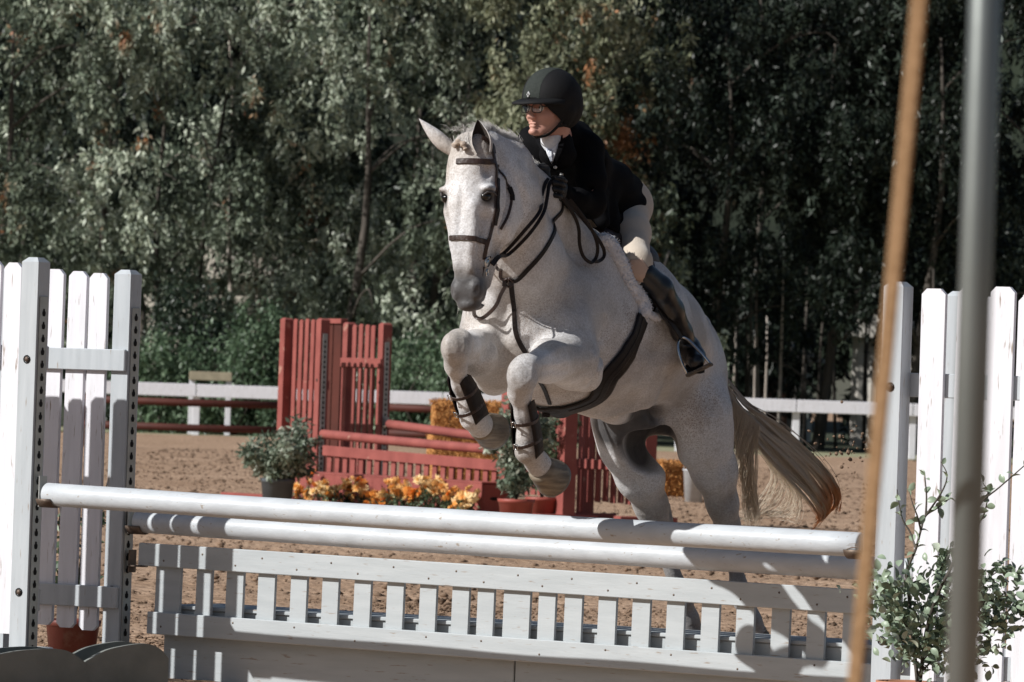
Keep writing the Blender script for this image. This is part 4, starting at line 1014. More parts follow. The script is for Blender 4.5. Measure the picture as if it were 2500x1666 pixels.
for pxs, w_, h_ in (
    ([(1440, 1034), (1480, 1026), (1530, 1016), (1575, 1010), (1606, 1020), (1628, 1050)], .030, -.050),
    ([(1300, 985), (1380, 1004), (1460, 1012), (1540, 1000), (1590, 985)], .028, .012),
    ([(1232, 720), (1228, 790), (1226, 850), (1232, 900)], .030, -.020),             # breast groove
    ([(1215, 800), (1196, 850), (1172, 875)], .028, -.014),
    ([(1262, 770), (1290, 840), (1275, 868)], .030, -.014),
    ([(1236, 425), (1247, 468), (1244, 512), (1229, 552), (1208, 590)], .015, -.028),
    ([(1222, 430), (1232, 470), (1230, 510), (1216, 550)], .012, .006),
    ([(1128, 430), (1126, 500), (1120, 560), (1116, 620)], .010, -.004), ([(1160, 500), (1150, 560), (1142, 640)], .008, .004),
    ([(1400, 640), (1372, 700), (1335, 765), (1320, 800)], .045, -.016),             # front of the shoulder blade
    ([(1475, 760), (1468, 830), (1462, 900), (1440, 948)], .022, -.016),             # behind the elbow
    ([(1446, 850), (1450, 900), (1432, 935)], .022, .010),
    ([(1400, 840), (1350, 858), (1310, 880)], .016, .007),
    ([(1395, 905), (1350, 905), (1312, 912)], .014, -.006),
    ([(1235, 560), (1222, 600), (1205, 640)], .020, -.014), ([(1260, 560), (1262, 610), (1250, 660)], .022, -.010),
    ([(1200, 870), (1165, 880), (1140, 885)], .016, -.006),
    ([(1640, 900), (1622, 960), (1606, 1005)], .030, -.018),                          # flank fold
    ([(1700, 840), (1725, 900), (1738, 980), (1745, 1060)], .035, -.010),
    ([(1690, 1080), (1722, 1150), (1748, 1220)], .018, -.008), ([(1765, 1120), (1780, 1190), (1786, 1250)], .016, -.008),
    ([(1530, 1120), (1560, 1190), (1580, 1240)], .018, -.008),
    ([(1470, 900), (1540, 930), (1600, 940)], .05, .008), ([(1500, 820), (1580, 850), (1630, 870)], .04, -.007),
    ([(1094, 820), (1092, 850), (1098, 872)], .010, .005), ([(1128, 818), (1134, 850), (1128, 872)], .010, .004),
    ([(1250, 885), (1248, 910), (1256, 935)], .010, .005), ([(1296, 890), (1300, 915), (1290, 940)], .010, .004),
    ([(1262, 965), (1272, 1010), (1280, 1060)], .008, -.004), ([(1106, 905), (1118, 950), (1133, 990)], .008, -.004),
    ([(1170, 520), (1160, 560), (1152, 610)], .006, .003), ([(1180, 540), (1186, 565), (1176, 590)], .005, .002),
    ([(1270, 430), (1285, 500), (1265, 560)], .03, .010), ([(1225, 430), (1232, 490), (1228, 540)], .02, -.008)):
    V = relief_line(V, Q, pxs, w_, h_)
V = smooth_verts(V, Q, 2)
HV = V
# mask of the dark areas on the hide
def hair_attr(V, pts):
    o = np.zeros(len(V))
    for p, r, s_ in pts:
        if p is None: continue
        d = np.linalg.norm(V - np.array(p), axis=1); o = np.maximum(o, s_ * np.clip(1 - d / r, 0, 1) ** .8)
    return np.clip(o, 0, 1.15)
dark = hair_attr(V, [(hd(0, .03, -.58), .17, 2.0), (hd(.06, .0, -.53), .06, 2.2), (hd(-.06, .0, -.53), .06, 2.2), *[(hit(x, y)[0], r * 1.35, 1.9) for x, y, r in ((1475, 1048, .07), (1510, 1045, .10), (1550, 1045, .12), (1590, 1050, .10), (1600, 1090, .09), (1550, 1095, .09), (1618, 1075, .07))],  # groin points: dark skin, deepened to paint in the shade under the belly
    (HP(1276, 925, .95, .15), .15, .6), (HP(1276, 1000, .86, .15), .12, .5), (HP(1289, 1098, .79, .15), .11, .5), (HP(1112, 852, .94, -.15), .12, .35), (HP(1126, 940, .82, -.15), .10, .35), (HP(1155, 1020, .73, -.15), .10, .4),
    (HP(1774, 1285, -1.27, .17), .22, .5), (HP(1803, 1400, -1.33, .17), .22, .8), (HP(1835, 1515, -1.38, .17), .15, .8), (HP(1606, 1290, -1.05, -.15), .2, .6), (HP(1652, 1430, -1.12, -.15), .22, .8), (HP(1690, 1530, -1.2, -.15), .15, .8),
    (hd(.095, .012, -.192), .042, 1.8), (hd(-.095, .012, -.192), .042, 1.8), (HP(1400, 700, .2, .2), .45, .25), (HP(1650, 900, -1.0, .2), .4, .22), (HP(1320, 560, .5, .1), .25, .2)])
def hide():
    m = bpy.data.materials.new('flea_bitten_grey_coat'); m.use_nodes = True; n = m.node_tree.nodes; l = m.node_tree.links
    b = n['Principled BSDF']; b.inputs['Roughness'].default_value = .48; b.inputs['Specular IOR Level'].default_value = .28; b.inputs['Sheen Weight'].default_value = .15
    tc = n.new('ShaderNodeTexCoord')
    def noise(s, d=3, rough=.5):
        z = n.new('ShaderNodeTexNoise'); z.inputs['Scale'].default_value = s; z.inputs['Detail'].default_value = d; z.inputs['Roughness'].default_value = rough; l.new(tc.outputs['Object'], z.inputs['Vector']); return z.outputs[0]
    def ramp(f, p0, p1, c0, c1):
        r = n.new('ShaderNodeValToRGB'); e = r.color_ramp.elements; e[0].position = p0; e[1].position = p1; e[0].color = (*c0, 1); e[1].color = (*c1, 1); l.new(f, r.inputs[0]); return r.outputs[0]
    def mix(f, a, c, mode='MIX'):
        x = n.new('ShaderNodeMixRGB'); x.blend_type = mode
        if isinstance(f, float): x.inputs[0].default_value = f
        else: l.new(f, x.inputs[0])
        for i, v in ((1, a), (2, c)):
            if isinstance(v, tuple): x.inputs[i].default_value = (*v, 1)
            else: l.new(v, x.inputs[i])
        return x.outputs[0]
    base = ramp(noise(3.5, 6, .6), .40, .60, (.48, .44, .405), (.76, .755, .765))
    grey = ramp(noise(2.2, 4), .45, .65, (0, 0, 0), (1, 1, 1))
    gf = n.new('ShaderNodeMath'); gf.operation = 'MULTIPLY'; gf.inputs[1].default_value = .7; l.new(grey, gf.inputs[0]); base = mix(gf.outputs[0], base, (.44, .445, .47))
    # small reddish flecks, unevenly dense
    v = n.new('ShaderNodeTexVoronoi'); v.inputs['Scale'].default_value = 175; v.inputs['Randomness'].default_value = 1; l.new(tc.outputs['Object'], v.inputs['Vector'])
    dens = ramp(noise(4, 5), .40, .66, (.03, .03, .03), (.40, .40, .40))
    lt = n.new('ShaderNodeMath'); lt.operation = 'LESS_THAN'; l.new(v.outputs['Distance'], lt.inputs[0]); sep = n.new('ShaderNodeSeparateColor'); l.new(dens, sep.inputs[0]); l.new(sep.outputs[0], lt.inputs[1])
    fl = n.new('ShaderNodeMath'); fl.operation = 'MULTIPLY'; fl.inputs[1].default_value = .6; l.new(lt.outputs[0], fl.inputs[0])
    base = mix(fl.outputs[0], base, (.22, .14, .10))
    fine = ramp(noise(140, 3, .7), .40, .60, (.72, .70, .68), (1.08, 1.08, 1.08)); base = mix(.7, base, fine, 'MULTIPLY')
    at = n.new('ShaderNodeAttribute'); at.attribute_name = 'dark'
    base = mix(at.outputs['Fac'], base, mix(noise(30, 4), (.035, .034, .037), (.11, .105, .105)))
    l.new(base, b.inputs['Base Color'])
    bp = n.new('ShaderNodeBump'); bp.inputs['Strength'].default_value = .35; bp.inputs['Distance'].default_value = .004; l.new(noise(70, 6, .7), bp.inputs['Height'])
    b2 = n.new('ShaderNodeBump'); b2.inputs['Strength'].default_value = .5; b2.inputs['Distance'].default_value = .03; l.new(noise(7, 4, .55), b2.inputs['Height']); l.new(bp.outputs[0], b2.inputs['Normal'])
    l.new(b2.outputs[0], b.inputs['Normal']); return m
M['hide'] = hide()
HR = g_.copy(); HR.z = 0
horse = empty('horse', HR, 0, 'flea-bitten grey horse jumping the white oxer with a rider up', 'horse')
O0 = np.array(HR)
def child(name, mb, mt, smooth=False, parent=None):
    p = parent or horse; mb.V = [v - Vector(p.get('o', (0, 0, 0))) if 0 else v - p.location for v in mb.V]; return mb.obj(name, mt, p, smooth)
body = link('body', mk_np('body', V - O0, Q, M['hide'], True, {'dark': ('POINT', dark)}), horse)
bvh = BVHTree.FromPolygons([Vector(v) for v in V.tolist()], Q.tolist())
# eyes
M['lid'] = mat('dark_eyelid_skin', (.10, .09, .09), .5)
M['eye'] = mat('dark_wet_eye', (.008, .006, .005), .14, (.006, .005, .004), 5, spec=.4, coat=.25)
for s_ in (-1, 1):
    mb = MB(); mb.ball(hd(s_ * .076, .020, -.190), (.020, .025, .0185), HM, 16, 12); child('eye', mb, M['eye'], True)
    mb = MB(); pts = [hd(s_ * (.098 - .002 * abs(t) + .012 * t), .014 + .028 * t, -.173 - .012 * t * t) for t in (-1, -.6, -.2, .2, .6, 1)]
    mb.tube(pts, [.002, .0035, .0045, .0045, .0035, .002], 8); child('eyelid', mb, M['lid'], True)
# ears
M['earfluff'] = mat('dark_inner_ear_hair', (.05, .04, .035), .9, (.03, .024, .02), 60, .6, 90)
def ear(root, tip, open_dir, w_, name='ear'):
    root, tip = Vector(root), Vector(tip); ax = (tip - root); L = ax.length; t = ax.normalized(); o = (Vector(open_dir) - t * Vector(open_dir).dot(t)).normalized(); s = t.cross(o)
    prof = [(0, .70), (.12, .86), (.28, 1.0), (.44, .95), (.62, .74), (.8, .44), (.93, .18), (1, .02)]
    V = []; Fc = []; mi = []; k = 11
    for lay in (0, 1):
        for i, (f, wf) in enumerate(prof):
            for j in range(k):
                a = math.pi * (j / (k - 1)) * 1.35 - math.pi * .675   # open cup
                r = w_ * wf * (1 - .08 * lay)
                curve = t * (L * f) + o * (-.03 * math.sin(f * 3.1) * 0)
                V.append(root + curve + s * math.sin(a) * r - o * (math.cos(a) * r - w_ * wf * .3) - s * 0)
    n1 = len(prof) * k
    for lay in (0, 1):
        for i in range(len(prof) - 1):
            for j in range(k - 1):
                q = [i * k + j, i * k + j + 1, (i + 1) * k + j + 1, (i + 1) * k + j]; q = [x + lay * n1 for x in q]; Fc.append(q if lay else q[::-1]); mi.append(1 if lay == 1 else 0)
    for i in range(len(prof) - 1):
        Fc.append([i * k, i * k + n1, (i + 1) * k + n1, (i + 1) * k]); Fc.append([i * k + k - 1, (i + 1) * k + k - 1, (i + 1) * k + k - 1 + n1, i * k + k - 1 + n1])
    mb = MB(); mb.add(V, Fc); e = child(name, mb, M['hide'], True); e.data.materials.append(M['earfluff'])
    for i_, x_ in enumerate(mi): e.data.polygons[i_].material_index = x_
    return e
e1 = ear(HP(1106, 368, 1.06, -.06), HP(1023, 290, 1.06, -.10), Vector((-.35, .8, -.5)), .028)
e2 = ear(HP(1182, 378, 1.07, .07), HP(1166, 292, 1.02, .09), hn * .9 + hx * .35, .040)
# hooves
M['hoof'] = mat('striped_tan_hoof', (.27, .23, .175), .5, (.11, .09, .07), 9, .3, 40, stretch=(1, 1, 6))
M['sole'] = mat('packed_dirty_sole', (.10, .085, .065), .95, (.05, .045, .035), 25, 1.0, 60)
M['shoe'] = mat('worn_steel_shoe', (.20, .19, .18), .45, (.13, .12, .11), 20, .2, 60, metal=.7)
def hoof(a, b, r0_, r1_, tilt_dir=None):
    """coronet centre a to sole centre b"""
    a, b = Vector(a), Vector(b); t = (b - a).normalized(); L = (b - a).length
    q = t.to_track_quat('Z', 'Y').to_matrix()
    mb = MB(); mb.lathe([(.001, -.016), (r0_ * .8, -.014), (r0_ * 1.02, 0), (r0_ * 1.0, .006), (r1_ * .96, L * .8), (r1_, L * .97), (r1_ * .97, L)], 28)
    mb.V = [q @ v + a for v in mb.V]; child('hoof', mb, M['hoof'], True)
    mb = MB(); mb.lathe([(.001, L * .86), (r1_ * .5, L * .90), (r1_ * .84, L * .985)], 24); mb.V = [q @ v + a for v in mb.V]; child('sole', mb, M['sole'], True)
    mb = MB(); mb.lathe([(r1_ * .82, L * .98), (r1_ * .82, L + .009), (r1_ * 1.0, L + .009), (r1_ * 1.0, L * .98)], 28); mb.V = [q @ v + a for v in mb.V]; child('horseshoe', mb, M['shoe'], False)
hoof(HP(1176, 1040, .655, -.15), HP(1203, 1054, .565, -.15), .052, .068)
hoof(HP(1322, 1146, .70, .15), HP(1350, 1168, .62, .15), .052, .070)
hoof(HP(1844, 1540, -1.40, .17), HP(1862, 1590, -1.42, .17), .042, .058)
hoof(HP(1690, 1540, -1.2, -.15), HP(1706, 1590, -1.23, -.15), .042, .058)

# hair: ribbons of tapering strands
def strands(name, mt, specs, parent=None, seg=7, rad=.0011, kind=None):
    V = []; Fc = []
    for pts, r in specs:
        pts = [Vector(p) for p in pts]; k = len(pts); n0 = len(V)
        for i, p in enumerate(pts):
            t = (pts[min(i + 1, k - 1)] - pts[max(i - 1, 0)]).normalized(); s = t.cross(Vector((.3, -.9, .2))).normalized(); u = s.cross(t)
            rr_ = r * (1 - .75 * (i / (k - 1)) ** 2)
            V += [p + s * rr_, p - s * rr_ * .5 + u * rr_ * .87, p - s * rr_ * .5 - u * rr_ * .87]
        for i in range(k - 1):
            for j in range(3): Fc.append([n0 + i * 3 + j, n0 + i * 3 + (j + 1) % 3, n0 + i * 3 + 3 + (j + 1) % 3, n0 + i * 3 + 3 + j])
    p = parent or horse; V = [v - p.location for v in V]
    return link(name, mk(name, V, Fc, mt, True), p)
M['mane'] = mat('white_mane_hair', (.72, .69, .66), .55, (.50, .47, .44), 14, spec=.4)
def tailmat():
    m = bpy.data.materials.new('tail_hair'); m.use_nodes = True; n = m.node_tree.nodes; l = m.node_tree.links; b = n['Principled BSDF']; b.inputs['Roughness'].default_value = .45
    at = n.new('ShaderNodeAttribute'); at.attribute_name = 'tint'; rp = n.new('ShaderNodeValToRGB'); e = rp.color_ramp.elements
    for i, (p, c) in enumerate(((0, (.50, .47, .45)), (.30, (.80, .74, .66)), (.62, (.88, .80, .68)), (.80, (.72, .37, .16)), (1, (.46, .21, .085)))):
        x = e[i] if i < 2 else e.new(p); x.position = p; x.color = (*c, 1)
    l.new(at.outputs['Fac'], rp.inputs[0]); l.new(rp.outputs[0], b.inputs['Base Color']); tr = n.new('ShaderNodeBsdfTranslucent'); l.new(rp.outputs[0], tr.inputs[0]); ms = n.new('ShaderNodeMixShader'); ms.inputs[0].default_value = .5; l.new(b.outputs[0], ms.inputs[1]); l.new(tr.outputs[0], ms.inputs[2]); l.new(ms.outputs[0], n['Material Output'].inputs[0]); return m
M['tail'] = tailmat()
rr = random.Random(3); sp = []
crest = catmull([HP(1145, 338, 1.02, -.02), HP(1176, 322, .95, 0), HP(1212, 322, .84, 0), HP(1250, 352, .74, 0), HP(1284, 396, .60, 0), HP(1315, 450, .46, 0), HP(1366, 540, .24, 0)], 10)
for i in range(2400):
    f = rr.random() * (len(crest) - 1.001); j = int(f); p = crest[j].lerp(crest[j + 1], f - j)
    p, nn = near(p + Vector((rr.gauss(0, .010), rr.gauss(0, .010), .03)), -.004)
    t = (crest[j + 1] - crest[j]).normalized(); side = -LH
    L = rr.uniform(.018, .050) * (1.3 if rr.random() < .15 else 1) * min(1, .35 + f / 14); d0 = (Vector((0, 0, 1)) + t * rr.gauss(.25, .3) + side * rr.gauss(.1, .35) + nn * .5).normalized()
    sp.append(([p, p + d0 * L * .5, p + d0 * L + side * L * .45 - Vector((0, 0, L * .2))], .0009))
# forelock
for i in range(70):
    p = hd(rr.gauss(0, .022), .015 + rr.gauss(0, .012), .03 + rr.gauss(0, .012)); L = rr.uniform(.02, .055); s1 = rr.gauss(0, .5)
    q = [p]; 
    for f in (.3, .6, 1): q.append(p + HM @ Vector((s1 * L * f, -.022 - .02 * math.sin(f * 3), -L * f)))
    q = [q[0]] + [near(x, .004)[0] for x in q[1:]]; sp.append((q, .0008))
for i in range(30):
    p = hd(rr.gauss(-.05, .03), .04, .055 + rr.gauss(0, .006)); d_ = Vector((rr.uniform(-1, 1), -.2, rr.uniform(.1, .9))); L = rr.uniform(.02, .05); sp.append(([p, p + d_ * L * .5, p + d_ * L - Vector((0, 0, L * .3))], .0009))
strands('mane', M['mane'], sp)
mb = MB(); q = [near(HP(1112, 360, 1.1, -.03), .012)[0], near(HP(1122, 352, 1.1, -.02), .016)[0], near(HP(1134, 356, 1.1, -.01), .014)[0], near(HP(1140, 368, 1.1, 0), .010)[0]]
q = catmull(q, 5); mb.tube(q, [.010 + .004 * math.sin(i * 1.3) for i in range(len(q))], 8); child('forelock_braid', mb, mat('tan_forelock_hair', (.62, .52, .43), .7, (.44, .34, .27), 90, .8, 160, stretch=(1, 1, 5)), True)
# tail
sp = []; tint = []
root = HP(1778, 962, -1.38, .02)
main = [(1770, 935), (1806, 1000), (1862, 1050), (1925, 1110), (1990, 1180), (2022, 1240), (2008, 1285)]
CLM = [rr.gauss(0, 1) for _ in range(30)]
for i in range(2600):
    u_ = rr.random(); cl = rr.randrange(30); v_ = CLM[cl] + rr.gauss(0, .10)
    if i < 2150:      # main sweep out behind
        spread = max(-1.3, min(1.3, v_ * .6)); e_ = rr.uniform(.72, 1.0)
        pts = []
        for k, (x, y) in enumerate(main):
            f = k / 6; wdt = (6 + 29 * math.sin(f * 2.4)) ; x2 = x - spread * wdt * .75; y2 = y + spread * wdt * .80
            if k == 6: x2 += -10 * spread - 26 * (.5 + .5 * math.sin(cl * 2.3)) - rr.uniform(0, 9); y2 += 9 * math.sin(cl * 1.7) + rr.uniform(-4, 3)
            pts.append(HP(x2 + 5 * math.sin(cl + k * 1.5), y2 + 5 * math.cos(cl * 1.3 + k), -1.36 - .85 * f, .02 + (.06 * math.sin(cl * 2.1) + .01 * math.sin(i)) * f))
        pts = catmull(pts, 3); pts = pts[:max(6, int(len(pts) * e_))]
        tn = [min(1, max(0, np.interp(j / 18, [0, .25, .5, .66, .8, 1], [.05, .22, .42, .60, .80, .90]) + .07 * math.sin(cl * 1.9) - .10 * (spread > .35) * (j / 18))) for j in range(len(pts))]
        sp.append((pts, .0014))
    elif i < 2510:    # pale hanging part
        x0 = 1778 + 72 * (.5 + .5 * math.sin(cl * 1.37)) + rr.gauss(0, 5); x1 = 1822 + 34 * math.sin(cl * 2.11) + rr.gauss(0, 4); y1 = 1270 + 16 * math.sin(cl * 3.3) + rr.gauss(0, 6); y0 = 965 + (x0 - 1778) * .95
        pts = catmull([HP(x0, y0, -1.42, .0), HP((x0 * .45 + x1 * .55) - 8 + 5 * math.sin(cl), (y0 + y1) / 2 - 20, -1.60, .02), HP(x1 - 5 + 4 * math.sin(cl * 5.1), y1 - 60, -1.75, .02), HP(x1, y1, -1.80, .03)], 4)
        tn = [.30 + .32 * (j / len(pts)) ** .5 + rr.gauss(0, .02) for j in range(len(pts))]; sp.append((pts, .0008))
    else:             # pale wisps curling along the bottom
        x0 = rr.uniform(1880, 1960); y0 = 1130 + (x0 - 1880) * .9 + rr.gauss(0, 10); 
        pts = catmull([HP(x0 - 50, y0 - 60, -1.9, .0), HP(x0, y0 + 10, -2.0, .02), HP(x0 - 10, y0 + 60 + 10 * math.sin(cl), -2.05, .02), HP(x0 - 60 + 12 * math.sin(cl * 2), 1258 + 10 * math.sin(cl * 1.4) + rr.gauss(0, 2), -2.1, .02), HP(x0 - 112 + 22 * math.sin(cl * 3), 1254 + 12 * math.sin(cl * 2.4) + rr.gauss(0, 2), -2.1, .02)], 3)
        tn = [.56 + .05 * math.sin(i)] * len(pts); sp.append((pts, .0009))
    tint += [x for x in tn for _ in range(3)]
tl = strands('tail', M['tail'], sp)
a_ = tl.data.attributes.new('tint', 'FLOAT', 'POINT'); a_.data.foreach_set('value', np.array(tint, np.float32))
# long feathering whiskers by the eye and chin are left to fine strands
sp = []
for i in range(16):
    p, n_ = near(hd(rr.gauss(0, .025), .03 + rr.uniform(0, .07), -.60), 0); d_ = (n_ + Vector((rr.gauss(0, .3), rr.gauss(0, .3), -.3))).normalized(); L = rr.uniform(.015, .035); sp.append(([p, p + d_ * L * .5, p + d_ * L - Vector((0, 0, L * .1))], .0006))
strands('whiskers', M['mane'], sp)
# clods flung up by the hind feet
mb = MB(); rr = random.Random(77)
for i in range(70):
    x = rr.gauss(2050, 42); y = 1105 + rr.gauss(0, 30); s_ = abs(rr.gauss(.002, .004)) + .0015
    p = P(x, y, 24.4 + rr.gauss(0, .25)); mb.ball(p, (s_ * rr.uniform(.6, 1.3), s_, s_ * rr.uniform(.6, 1.3)), Matrix.Rotation(rr.uniform(0, 3), 3, 'Y'), 5, 4)
tag(mb.obj('flying_clods', M['clod'], None), 'specks of sand flung into the air to the right of the tail', 'sand', kind='stuff')
# ------------------------------------------------------------------ the rider
RO = HP(1540, 500, -.40, 0); RO0 = Vector((RO.x, RO.y, RO.z))
rider = empty('person', RO0, 0, 'rider in black helmet, glasses, black coat, tan breeches, crouched over the grey horse', 'person')
PS = R(44); rx = Vector((math.cos(PS), -math.sin(PS), 0)); rn = Vector((-math.sin(PS), -math.cos(PS), 0))
RM0 = Matrix.Rotation(R(-4), 3, rx); rz = RM0 @ Vector((0, 0, 1)); ry = -(RM0 @ rn)
RMt = Matrix((rx, ry, rz)).transposed(); RHo = HP(1344, 252, .42, .03)
def rh(x, y, z): return RHo + RMt @ Vector((x, y, z))
TORSO = [(HP(1522, 494, -.44, 0), .104), (HP(1466, 450, -.22, 0), .090), (HP(1408, 398, .02, 0), .104), (HP(1384, 368, .12, 0), .096)]
LARM = [(HP(1432, 368, .13, .18), .056), (HP(1444, 440, .17, .23), .047), (HP(1446, 500, .18, .26), .041), (HP(1408, 488, .33, .17), .034), (HP(1380, 474, .42, .11), .026)]
RARM = [(HP(1303, 352, .20, -.18), .056), (HP(1290, 420, .27, -.23), .046), (HP(1286, 478, .32, -.24), .040), (HP(1308, 456, .42, -.14), .033), (HP(1326, 440, .48, -.04), .026)]
LLEG = [(HP(1532, 505, -.42, .10), .084), (HP(1542, 570, -.24, .21), .066), (HP(1556, 640, -.07, .29), .049), (HP(1562, 668, -.06, .30), .043)]
LCALF = [(HP(1572, 668, -.07, .31), .046), (HP(1612, 705, -.13, .325), .046), (HP(1640, 756, -.22, .33), .0435), (HP(1664, 810, -.31, .335), .038), (HP(1684, 848, -.38, .335), .034)]
LFOOT = [(HP(1690, 864, -.45, .325), .031), (HP(1696, 872, -.34, .345), .036), (HP(1700, 884, -.24, .36), .031)]
def mir(p):  # reflect in the horse's mid plane through the saddle
    c = HP(1365, 800, 0, 0); d = p - c; return p - LH * (2 * d.dot(LH))
RLEG = [(mir(p), r) for p, r in LLEG]; RCALF = [(mir(p), r) for p, r in LCALF]; RFOOT = [(mir(p), r) for p, r in LFOOT]
tdir = (TORSO[2][0] - TORSO[0][0]).normalized(); tfl = (tdir.cross(LH).normalized(), .86)
def child_r(name, mb, mt, smooth=True, parent=None):
    mb.V = [v - RO0 for v in mb.V]; return mb.obj(name, mt, parent or rider, smooth)
def sdf_obj(name, f, mt, it=3, parent=None, o=None, attrs=None):
    V, Q = f.mesh(); V = smooth_verts(V, Q, it); ob = link(name, mk_np(name, V - np.array(o if o is not None else RO0), Q, mt, True, attrs(V) if attrs else None), parent or rider)
    return ob, BVHTree.FromPolygons([Vector(v) for v in V.tolist()], Q.tolist())
allp = [p for ch in (TORSO, LARM, RARM, LLEG, LCALF, LFOOT, RLEG, RCALF, RFOOT) for p, _ in ch] + [rh(0, 0, .15)]
lo = np.min([list(p) for p in allp], axis=0) - .15; hi = np.max([list(p) for p in allp], axis=0) + .15
sh_ = lambda ch, d: [(p, r - d) for p, r in ch]
# body: one skin from head to feet (mostly under the clothes)
B = Field(lo, hi, .0078)
B.chain(sh_(TORSO, .022), .05, tfl); B.chain(sh_(LARM, .014), .02); B.chain(sh_(RARM, .014), .02)
for leg, calf, foot in ((LLEG, LCALF, LFOOT), (RLEG, RCALF, RFOOT)): B.chain(sh_(leg, .012), .03); B.chain(sh_(calf, .014), .02); B.chain(sh_(foot, .010), .02)
B.chain([(HP(1385, 362, .12, 0), .075), (HP(1362, 335, .26, .02), .05), (rh(.0, .035, -.09), .048), (rh(0, .02, -.02), .06)], .03)
HF = Field(np.array(RHo) - .19, np.array(RHo) + .16, .0034)
def HE(c, r, k=.012, sub=False): HF.ell(rh(*c), r, RMt, k, sub)
def HC(a, b, ra, rb, k=.01, sub=False): HF.cone(rh(*a), rh(*b), ra, rb, k, None, sub)
HE((0, .005, .01), (.072, .088, .085)); HE((0, -.030, -.045), (.053, .052, .070), .02)
HC((0, -.052, -.098), (0, -.058, -.105), .024, .022, .02)
for s_ in (-1, 1):
    HE((s_ * .036, -.050, -.052), (.024, .024, .026), .02); HC((s_ * .053, .012, -.06), (s_ * .015, -.05, -.112), .017, .013, .02)
    HE((s_ * .030, -.076, -.010), (.024, .010, .007), .008); HE((s_ * .0095, -.096, -.064), (.008, .009, .007), .005)
HC((0, -.078, -.018), (0, -.099, -.056), .007, .0095, .008); HE((0, -.103, -.060), (.009, .009, .009), .006)
HE((0, -.085, -.085), (.020, .009, .0055), .004); HE((0, -.083, -.096), (.017, .010, .0065), .004); HE((0, -.082, -.116), (.017, .013, .012), .010)
for s_ in (-1, 1): HE((s_ * .030, -.088, -.028), (.017, .014, .011), .008, True); HE((s_ * .030, -.071, -.028), (.013, .013, .013), .002)
HE((0, -.0975, -.0905), (.017, .006, .0012), .002, True)
HC((0, .03, -.07), (0, .05, -.16), .050, .050, .02)
Vb, Qb = B.mesh(); Vb = smooth_verts(Vb, Qb, 2); Vh, Qh = HF.mesh(); Vh = smooth_verts(Vh, Qh, 2)
M['skin'] = mat('flushed_fair_skin', (.54, .30, .235), .5, (.49, .25, .195), 16, .1, 120, spec=.3)
allV = np.concatenate([Vb, Vh]); allQ = np.concatenate([Qb, Qh + len(Vb)])
link('body', mk_np('body', allV - np.array(RO0), allQ, M['skin'], True), rider)
M['lip'] = mat('dusky_lips', (.42, .14, .12), .4)
for z, y, w_, r in ((-.0860, -.0915, .010, .0024), (-.0975, -.0900, .009, .0030)):
    mb = MB(); mb.tube([rh(w_ * t, y + .010 * t * t, z - (.0022 * t * t if z > -.09 else -.0004 * t * t)) for t in (-1, -.6, -.2, .2, .6, 1)], [.0008, r * .8, r, r, r * .8, .0008], 8); child_r('lip', mb, M['lip'])
M['sclera'] = mat('eye_white', (.7, .68, .66), .2, spec=.6)
for s_ in (-1, 1):
    mb = MB(); mb.ball(rh(s_ * .030, -.0735, -.028), .0125, RMt, 12, 8); e_ = child_r('eye', mb, M['sclera'])
    mb = MB(); mb.ball(rh(s_ * .030 - .002, -.0835, -.028), (.0052, .003, .0052), RMt, 10, 6); child_r('iris', mb, M['eye'], True, e_)
    mb = MB(); mb.tube([rh(s_ * (.016 + .028 * t), -.0845 + .012 * abs(t - .45), -.010 + .005 * math.sin(t * 3)) for t in (0, .25, .5, .75, 1)], [.001, .0022, .0024, .002, .0008], 6); child_r('eyebrow', mb, mat('dark_brown_hair', (.035, .02, .014), .6))
M['hair'] = mat('dark_brown_tied_hair', (.035, .022, .016), .5, (.02, .012, .009), 60, .6, 120, stretch=(1, 1, 6))
Hf = Field(np.array(RHo) - .17, np.array(RHo) + .17, .006)
for s_ in (-1, 1): Hf.ell(rh(s_ * .052, .028, -.030), (.030, .050, .050), RMt, .02)
Hf.ell(rh(0, .075, -.045), (.060, .040, .045), RMt, .02)
sdf_obj('hair', Hf, M['hair'])
# helmet: shell, panel, brim, harness
M['helm'] = mat('matte_black_helmet', (.010, .010, .011), .75, (.007, .007, .008), 200, .2, 300, spec=.25); M['helmpanel'] = mat('dark_green_grey_suede_panel', (.036, .042, .038), .85, (.026, .031, .028), 150, .3, 300, spec=.2)
hm = Field(np.array(RHo) - .24, np.array(RHo) + .24, .0048)
hm.ell(rh(0, .006, .018), (.104, .118, .112), RMt, .01); hm.ell(rh(0, .048, -.020), (.094, .070, .075), RMt, .03)
hm.cone(rh(-.3, -.14, -.075), rh(.3, -.14, -.075), .082, .082, .006, None, True)
hm.ell(rh(0, -.045, -.085), (.072, .085, .095), RMt, .008, True)
for s_ in (-1, 1): hm.cone(rh(s_ * .085, .015, -.03), rh(s_ * .070, .020, -.070), .020, .010, .015)
hs, hb = sdf_obj('helmet', hm, M['helm'], 3)
V = []; Fc = []; k = 22
for i in range(k):      # brim
    a = math.pi * (.02 + .96 * i / (k - 1)); ca, sa = math.cos(a), math.sin(a)
    for (e0, z0) in ((.0, .006), (1, -.004), (1.04, -.010), (1, -.013), (.0, -.004)):
        V.append(rh(ca * (.100 + .010 * e0 * sa), -.020 - sa * (.090 + .052 * e0), -.004 + z0 - .010 * sa * e0 + .006 * abs(ca)))
for i in range(k - 1):
    for j in range(5): Fc.append([i * 5 + j, i * 5 + (j + 1) % 5, (i + 1) * 5 + (j + 1) % 5, (i + 1) * 5 + j])
mb = MB(); mb.add(V, Fc); child_r('brim', mb, M['helm'], True, hs)
V = []; Fc = []; nu_, nv_ = 26, 8
